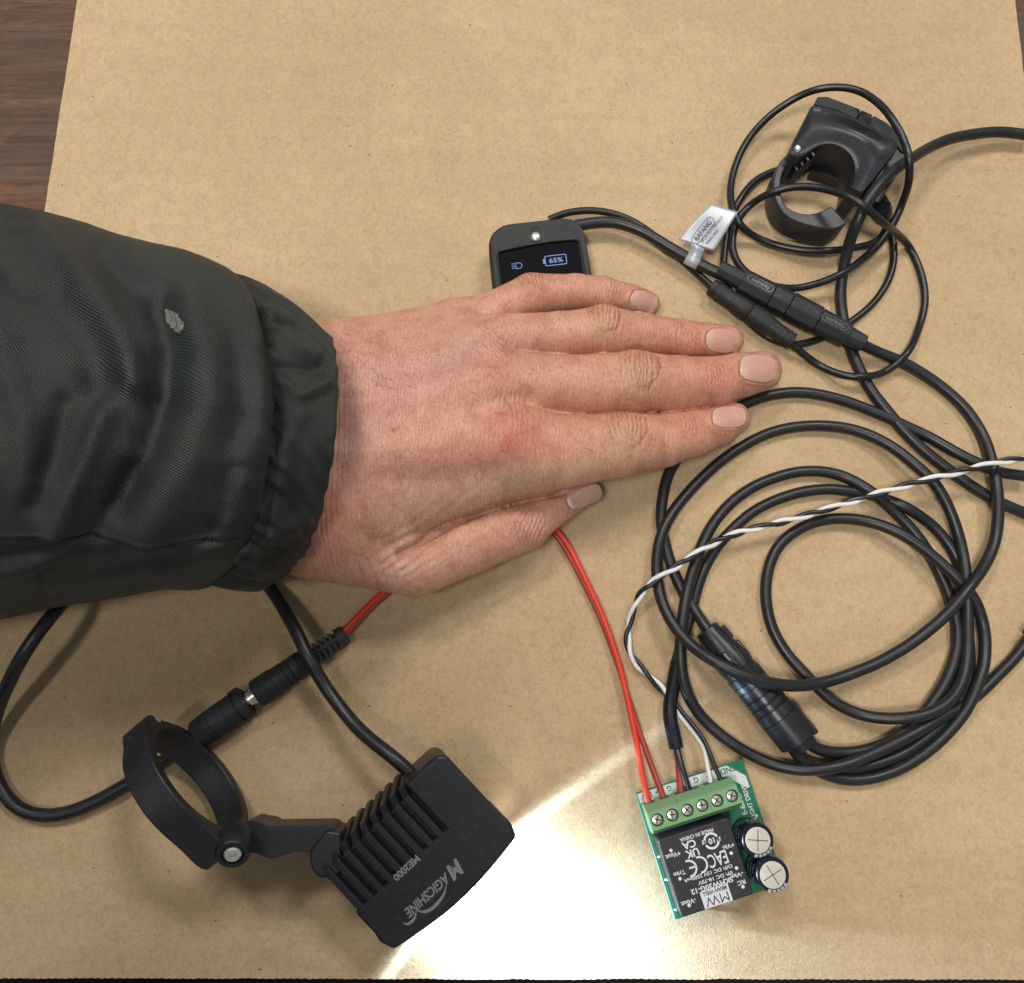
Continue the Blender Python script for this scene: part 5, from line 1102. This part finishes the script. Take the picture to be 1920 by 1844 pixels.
# a few fine hairs on the back of the hand
hv, hf = [], []; rg = np.random.RandomState(5)
for _ in range(85):
    hx, hy = rg.uniform(630, 1120), rg.uniform(600, 900)
    if hx > 880 and rg.rand() < .5: continue
    q0 = march(np.array([hx]), np.array([hy]))[0]; g0 = grad(q0[None])[0]
    if q0[2] < 12: continue
    an_ = rg.normal(-.5, .45); ln_ = rg.uniform(2.0, 4.5); dr_ = np.array([math.cos(an_), math.sin(an_), 0]); dr_ = nrm(dr_-g0*(dr_@g0)); cv_ = rg.normal(0, .5); sd0 = np.cross(g0, dr_)
    cc0 = np.array([q0+g0*(.1+.5*t_*(1-t_)*1.6)+dr_*ln_*t_+sd0*cv_*t_*t_ for t_ in np.linspace(0, 1, 5)]); cc0 = np.array([c_+g0*np.clip(.12-sdf(c_[None])[0], 0, 1) for c_ in cc0])
    v_, f_ = tube_data(cc0, np.linspace(.045, .015, 5), 4); hf += [tuple(k+len(hv) for k in ff) for ff in f_]; hv += list(v_)
ho = mesh('hair', hv, hf, make_plain('fine_brown_hair', (.06, .03, .018), .5), person); ho['kind'] = 'stuff'
# sleeve --------------------------------------------------------------------------------------
def sleeve_mesh(name, st, nseg, nph, foldf, parent, inner_roll=None, colf=None, ex_=2.3, extra=()):
    """st: stations (px_top, py_top, px_bot, py_bot, z centre, half height, forward bulge mm)"""
    K = [np.r_[np.array(c_)+hv_, np.array(c_)-np.array(hv_), hz_, 0] for c_, hv_, hz_ in extra]
    for a in st:
        x0, y0, x1, y1, zc, hz_, sh_ = a; p = P(x0, y0, zc); q = P(x1, y1, zc); K.append(np.r_[p, q, hz_, sh_])
    K = spline(np.array(K), 0.9); K = K.copy()
    for _ in range(7): K[1:-1] = .25*K[:-2]+.5*K[1:-1]+.25*K[2:]
    s_ = np.r_[0, np.cumsum(np.linalg.norm(np.diff((K[:, :3]+K[:, 3:6])/2, axis=0), axis=1))]
    ph_ = np.linspace(0, 2*np.pi, nph, endpoint=False); V_ = []; UV = []
    for k, (row, sv) in enumerate(zip(K, s_)):
        a, b, hz_, sh_ = row[:3], row[3:6], row[6], row[7]; c = (a+b)/2; hv = (a-b)/2
        cs, sn = np.cos(ph_), np.sin(ph_); cs2 = np.sign(cs)*np.abs(cs)**(2/ex_); sn2 = np.sign(sn)*np.abs(sn)**(2/ex_)
        pt_ = c+cs2[:, None]*hv+sn2[:, None]*np.array([0, 0, hz_])+(np.clip(sn, -.25, 1)*(1-0*cs))[:, None]*np.array([sh_, 0, 0])
        pt_[:, 2] = np.maximum(pt_[:, 2], .4); V_.append(pt_); UV.append(np.c_[np.full(nph, sv), ph_/(2*np.pi)*2*np.pi*np.linalg.norm(hv)*.9, np.zeros(nph)])
    V_ = np.array(V_); UV = np.array(UV); n1 = len(V_)
    dU = np.gradient(V_, axis=0); dV_ = np.roll(V_, -1, 1)-np.roll(V_, 1, 1); nn_ = np.cross(dV_, dU); nn_ /= np.maximum(np.linalg.norm(nn_, axis=2)[..., None], 1e-6)
    cen_ = V_.mean(1)[:, None]; sgn = np.sign(((V_-cen_)*nn_).sum(2).mean()); nn_ *= sgn
    px_, py_ = project(V_.reshape(-1, 3)); d_ = foldf(px_, py_, V_.reshape(-1, 3), UV.reshape(-1, 3), nn_.reshape(-1, 3)); V3 = V_.reshape(-1, 3)+nn_.reshape(-1, 3)*d_[:, None]
    V3[:, 2] = np.maximum(V3[:, 2], .3)
    f = [(i*nph+j, (i+1)*nph+j, (i+1)*nph+(j+1) % nph, i*nph+(j+1) % nph) for i in range(n1-1) for j in range(nph)]
    uv = UV.reshape(-1, 3)
    if inner_roll is not None: # hem: turn inward and run back inside
        last = V3[-nph:]; cN = last.mean(0); prev = V3[-nph:]; fw = nrm(K[-1, :3]+K[-1, 3:6]-K[-6, :3]-K[-6, 3:6])
        for dr, db in ((.4, .5), (1.0, .7), (1.7, .5), (2.2, -.4), (2.5, -3), (2.8, -8), (3.0, -18)):
            rad = last-cN; rl = np.linalg.norm(rad, axis=1)[:, None]; nw = cN+rad*(rl-dr*inner_roll)/rl+fw*db*inner_roll; V3 = np.vstack([V3, nw]); uv = np.vstack([uv, uv[-nph:]+[1, 0, 0]])
            n1 += 1; i = n1-2; f += [(i*nph+j, (i+1)*nph+j, (i+1)*nph+(j+1) % nph, i*nph+(j+1) % nph) for j in range(nph)]
    if sgn > 0: f = [tuple(reversed(q)) for q in f]
    o = mesh(name, V3, f, M['fabric'], parent)
    px_, py_ = project(V3); col_ = colf(px_, py_, V3)
    a_t = o.data.attributes.new('tint', 'FLOAT_COLOR', 'POINT'); a_t.data.foreach_set('color', np.c_[np.clip(col_, 0, 1), np.ones(len(col_))].astype(np.float32).ravel())
    a_t = o.data.attributes.new('cloth_map', 'FLOAT_VECTOR', 'POINT'); a_t.data.foreach_set('vector', uv.astype(np.float32).ravel())
    bm = bmesh.new(); bm.from_mesh(o.data); bmesh.ops.recalc_face_normals(bm, faces=bm.faces); bm.to_mesh(o.data); bm.free()
    return o
def ridge(px, py, pl, amp, w, asym=None):
    return amp*np.exp(-(seg_dist(px, py, pl)/w)**2)
def folds(px, py, p, uv, n):
    t = np.clip(n[:, 2]*1.3+.35, 0, 1); d = np.zeros(len(px))
    for pl, a, w in ((((352, 585), (385, 660), (392, 760), (360, 860), (310, 950), (285, 1000)), 5.0, 46), (((300, 560), (318, 640), (306, 740), (272, 850), (225, 950)), -5.2, 24),
                     (((60, 440), (130, 500), (190, 570), (235, 650), (250, 720)), 3.6, 26), (((20, 520), (100, 560), (165, 650), (190, 740)), -3.0, 30), (((190, 470), (260, 540), (300, 600)), -2.0, 22),
                     (((200, 760), (165, 860), (125, 950), (105, 1000)), 3.4, 24), (((0, 640), (40, 760), (60, 900)), 3.0, 34), (((120, 760), (95, 860), (60, 950)), -2.6, 20), (((240, 880), (200, 960), (170, 1010)), -2.2, 16),
                     (((470, 820), (452, 900), (425, 980)), 2.6, 17), (((440, 880), (425, 950), (400, 1005)), -2.8, 13), (((470, 650), (495, 760), (500, 850)), 2.0, 20), (((450, 640), (455, 740), (450, 820)), -1.2, 20),
                     (((0, 1075), (60, 1062), (130, 1035)), 2.0, 16), (((90, 1090), (200, 1075), (300, 1040)), -1.8, 18), (((300, 1075), (370, 1050), (410, 1010)), 2.0, 16), (((0, 1045), (60, 1035), (110, 1020)), -1.6, 13)):
        d += ridge(px, py, pl, a*.78, w*1.05)*t
    d += -1.5*np.exp(-(seg_dist(px, py, ((-200, 1010), (0, 1013), (150, 1010), (300, 1018), (405, 1016), (440, 1012)))/3.2)**2)*t
    d += 0.5*np.exp(-(seg_dist(px, py, ((-200, 1004), (0, 1007), (150, 1004), (300, 1012), (405, 1010)))/4)**2)*t
    d += 1.5*fbm(px/120, py/95, 2, 2)+.12*fbm(px/18, py/24, 5, 2)
    e = p[:, 0]/1.0; return d
def cuff_folds(px, py, p, uv, n):
    t = np.clip(n[:, 2]*1.3+.5, 0, 1); d = 1.1*np.sin(uv[:, 1]*.36+2.0*fbm(uv[:, 1]/14, uv[:, 0]/30, 3))*np.clip(1-(uv[:, 0]/30)**2, .15, 1)+.5*np.sin(uv[:, 1]*.9+uv[:, 0]*.2)*.6
    for pl, a, w in ((((470, 570), (500, 610), (560, 610)), -2.0, 12), (((500, 590), (540, 650), (590, 665)), 1.6, 15), (((530, 720), (560, 745), (610, 720)), 1.8, 12), (((515, 690), (560, 690), (600, 690)), -1.4, 10), (((560, 780), (530, 850), (530, 900)), 1.2, 20), (((455, 1040), (520, 1000), (570, 980)), 1.4, 16), (((430, 1075), (490, 1060), (545, 1030)), -1.4, 11)): d += ridge(px, py, pl, a, w)*t
    d -= 1.0*np.exp(-((px-530)/4.5)**2)*(py > 760)*(py < 1000)*0
    ds = seg_dist(px, py, ((500, 640), (516, 760), (520, 860), (512, 940), (497, 1000), (455, 1050), (420, 1075)))
    d += .55*np.sin(uv[:, 1]*1.35+2.5*fbm(uv[:, 1]/6, uv[:, 0]/20, 2))*np.exp(-(ds/30)**2)*t-.9*np.exp(-(ds/5)**2)*t
    return d+.5*fbm(px/40, py/40, 4, 2)
def fcol(px, py, p):
    c = np.tile(np.array([.0165, .0205, .0195]), (len(px), 1)); w = np.clip(.5+1.3*fbm(px/120, py/120, 1), 0, 1)[:, None]; c = c*(1-w*.5)+np.array([.026, .028, .024])*w*.5
    for sx1, sy1 in ((278, 665), (282, 660), (307, 728), (310, 722), (382, 864), (243, 486), (262, 715), (204, 846)): c[(px-sx1)**2+(py-sy1)**2 < 4.5] = (.30, .30, .29)
    return c
main_st = [(-420, 330, -420, 1260, 66, 58, 0), (-200, 372, -200, 1192, 62, 55, 0), (0, 415, 0, 1152, 58, 51, 0), (150, 446, 140, 1126, 54, 48, 0), (290, 487, 290, 1106, 50, 45, 3), (360, 515, 370, 1108, 47, 43, 14), (398, 536, 418, 1092, 45, 41, 24), (404, 546, 424, 1083, 44.5, 39.5, 26), (402, 556, 422, 1076, 44, 37.0, 25.5)]
unseen_upper_arm = [((-430, -175, 440), np.array([25, 85, 0]), 100), ((-375, -120, 330), np.array([20, 84, 0]), 95), ((-320, -60, 225), np.array([10, 82, 0]), 88), ((-265, -5, 130), np.array([4, 78, 0]), 74)]  # arm carried up out of frame, added to block light at lower left
slv = sleeve_mesh('jacket_sleeve', main_st[1:], 0, 520, folds, person, None, fcol, 2.3, unseen_upper_arm)
# sitter's unseen torso in the jacket, added to keep light off the lower left
zt_ = [-640, -500, -300, -100, 60, 200, 320, 400, 450, 480]; rx_ = [160, 165, 165, 165, 175, 185, 180, 150, 105, 70]; ry_ = [190, 195, 190, 190, 200, 205, 190, 150, 105, 70]
cx_ = [-420, -420, -410, -390, -365, -340, -310, -285, -262, -250]; cy_ = [-520, -520, -510, -490, -460, -430, -395, -360, -330, -310]
tv = []; tf = []; nt_ = 48
for k_, (z_, a_, b_) in enumerate(zip(zt_, rx_, ry_)):
    for j_ in range(nt_):
        th_ = 2*math.pi*j_/nt_; w_ = 1+.03*math.sin(5*th_+z_/60)+.02*math.sin(11*th_-z_/35); tv.append((cx_[k_]+a_*w_*math.cos(th_), cy_[k_]+b_*w_*math.sin(th_), z_))
    if k_: tf += [((k_-1)*nt_+j_, (k_-1)*nt_+(j_+1) % nt_, k_*nt_+(j_+1) % nt_, k_*nt_+j_) for j_ in range(nt_)]
tf += [tuple(reversed(range(nt_))), tuple((len(zt_)-1)*nt_+j_ for j_ in range(nt_))]
tor = mesh('unseen_jacket_body', tv, tf, M['fabric'], person); n_v = len(tv)
a_t = tor.data.attributes.new('tint', 'FLOAT_COLOR', 'POINT'); a_t.data.foreach_set('color', np.tile([.0165, .0205, .0195, 1], n_v).astype(np.float32))
a_t = tor.data.attributes.new('cloth_map', 'FLOAT_VECTOR', 'POINT'); a_t.data.foreach_set('vector', np.array(tv, np.float32).ravel())
cuff_st = [(370, 548, 380, 1080, 44, 35, 14), (430, 546, 430, 1104, 43, 37, 14.5), (490, 566, 480, 1102, 41, 36.5, 14.5), (540, 596, 520, 1088, 39, 35.5, 14.5), (578, 630, 545, 1070, 37.5, 34, 15), (589, 644, 558, 1054, 37, 32.8, 15.5)]
cuf = sleeve_mesh('cuff', cuff_st, 0, 460, cuff_folds, slv, 1.0, fcol)
# stitches along the seam between sleeve and cuff and beside the hem
def stitch_line(pxs, zfun, nm, par, every=5.2, ln=3.4):
    bvh = None
    from mathutils.bvhtree import BVHTree
    o = par; me_ = o.data; w0 = world_loc(o); bvh = BVHTree.FromPolygons([(v.co+w0)[:] for v in me_.vertices], [p.vertices[:] for p in me_.polygons])
    q = spline(np.array([[a, b, 0] for a, b in pxs], float), every); vs = []; fs_ = []
    for a, b in zip(q[:-1], q[1:]):
        m1 = a[:2]; m2 = a[:2]+(b-a)[:2]*ln/every; ok = []
        for m in (m1, (m1+m2)/2, m2):
            d = Vector(ray(m[0], m[1])).normalized(); h = bvh.ray_cast(Vector(cam_pos*MM), d)
            if h[0] is None: break
            ok.append(np.array(h[0])/MM+np.array([0, 0, .12]))
        if len(ok) == 3:
            v_, f_ = tube_data(np.array(ok), .22, 5); fs_ += [tuple(k+len(vs) for k in ff) for ff in f_]; vs += list(v_)
    if vs:
        st_ = mesh(nm, vs, fs_, M['satin'], par); st_['kind'] = 'stuff'
stitch_line([(500, 700), (516, 780), (520, 860), (512, 940), (497, 1000), (455, 1050), (420, 1075)], None, 'stitching', cuf)

# head, neck and hair out of frame, added to block the overhead lamp
hc_ = np.array([-205, -262, 600.]); ax1 = nrm([.35, .45, .82]); ax2 = nrm(np.cross([0, 0, 1], ax1)); ax3 = np.cross(ax1, ax2); hv_, hf_ = [], []
for k_ in range(25):
    t_ = math.pi*k_/24; ca_, sa_ = math.cos(t_), math.sin(t_)
    for j_ in range(36):
        th_ = 2*math.pi*j_/36; c_, d_ = math.cos(th_), math.sin(th_); rr_ = 1-.16*max(0, -ca_)**1.5*(1-max(0, -c_)*.5)+.06*math.exp(-((ca_+.12)/.10)**2-((th_-math.pi)/.16)**2)*2.2
        hv_.append(hc_+ax1*ca_*118+ax2*d_*sa_*78*rr_+ax3*c_*sa_*98*rr_)
    if k_: hf_ += [((k_-1)*36+j_, (k_-1)*36+(j_+1) % 36, k_*36+(j_+1) % 36, k_*36+j_) for j_ in range(36)]
hd_ = mesh('unseen_head', hv_, hf_, make_plain('face_skin', (.55, .32, .23), .5), person)
tube_w('unseen_neck', [hc_-ax1*85, hc_-ax1*130+np.array([-15, -25, -10]), np.array([-250, -310, 440])], 58, make_plain('neck_skin', (.55, .32, .23), .5), person, 20)
hr_ = [p if (k//36) < 13 else p for k, p in enumerate(hv_)]; cap_ = [hc_+(np.array(p)-hc_)*1.07 for p in hv_[:36*12]]; mesh('unseen_hair_cap', cap_, [f_ for f_ in hf_ if max(f_) < 36*12], make_plain('dark_hair', (.05, .032, .02), .6), person)
# chalky scuff on the sleeve: a thin smear of paint lying on the cloth
from mathutils.bvhtree import BVHTree
w0 = world_loc(slv); bvh = BVHTree.FromPolygons([(v.co+w0)[:] for v in slv.data.vertices], [p.vertices[:] for p in slv.data.polygons])
gn = 46; gv = np.full((gn, gn, 3), np.nan); gm = np.zeros((gn, gn), bool)
for i in range(gn):
    for j in range(gn):
        u_, v_ = (i/(gn-1)*2-1)*30, (j/(gn-1)*2-1)*16; qx, qy = 325+u_*.60-v_*.80, 600+u_*.80+v_*.60
        rag = fbm(np.array(qx/5.0), np.array(qy/5.0), 2, 3)*.55; wd = 12.5 if u_ > -8 else 12.5*max(.15, (u_+30)/22); gm[i, j] = (abs(u_)/28)**3+(abs(v_)/wd)**2.4 < 1+rag
        hh = bvh.ray_cast(Vector(cam_pos*MM), Vector(ray(qx, qy)).normalized())
        if hh[0] is not None: gv[i, j] = np.array(hh[0])/MM+np.array([0, 0, .10])
fs_ = [(i*gn+j, (i+1)*gn+j, (i+1)*gn+j+1, i*gn+j+1) for i in range(gn-1) for j in range(gn-1) if gm[i, j] and gm[i+1, j] and gm[i, j+1] and gm[i+1, j+1]]
used = sorted({k for f_ in fs_ for k in f_}); mp2 = {k: n for n, k in enumerate(used)}; gv2 = gv.reshape(-1, 3)[used]
pm, pnt, pb = mat_base('pale_scuff', (.17, .165, .15), .8); pn = noise(pnt, coords(pnt, (1500, 900, 900), (0, 0, .5)), 1.0, 3, .7); pnt.links.new(ramp(pnt, pn, [(.38, (.05, .052, .05)), (.5, (.17, .165, .15)), (.7, (.26, .25, .23))]), pb.inputs['Base Color'])
mesh('paint_scuff', gv2, [tuple(mp2[k] for k in f_) for f_ in fs_], pm, slv)
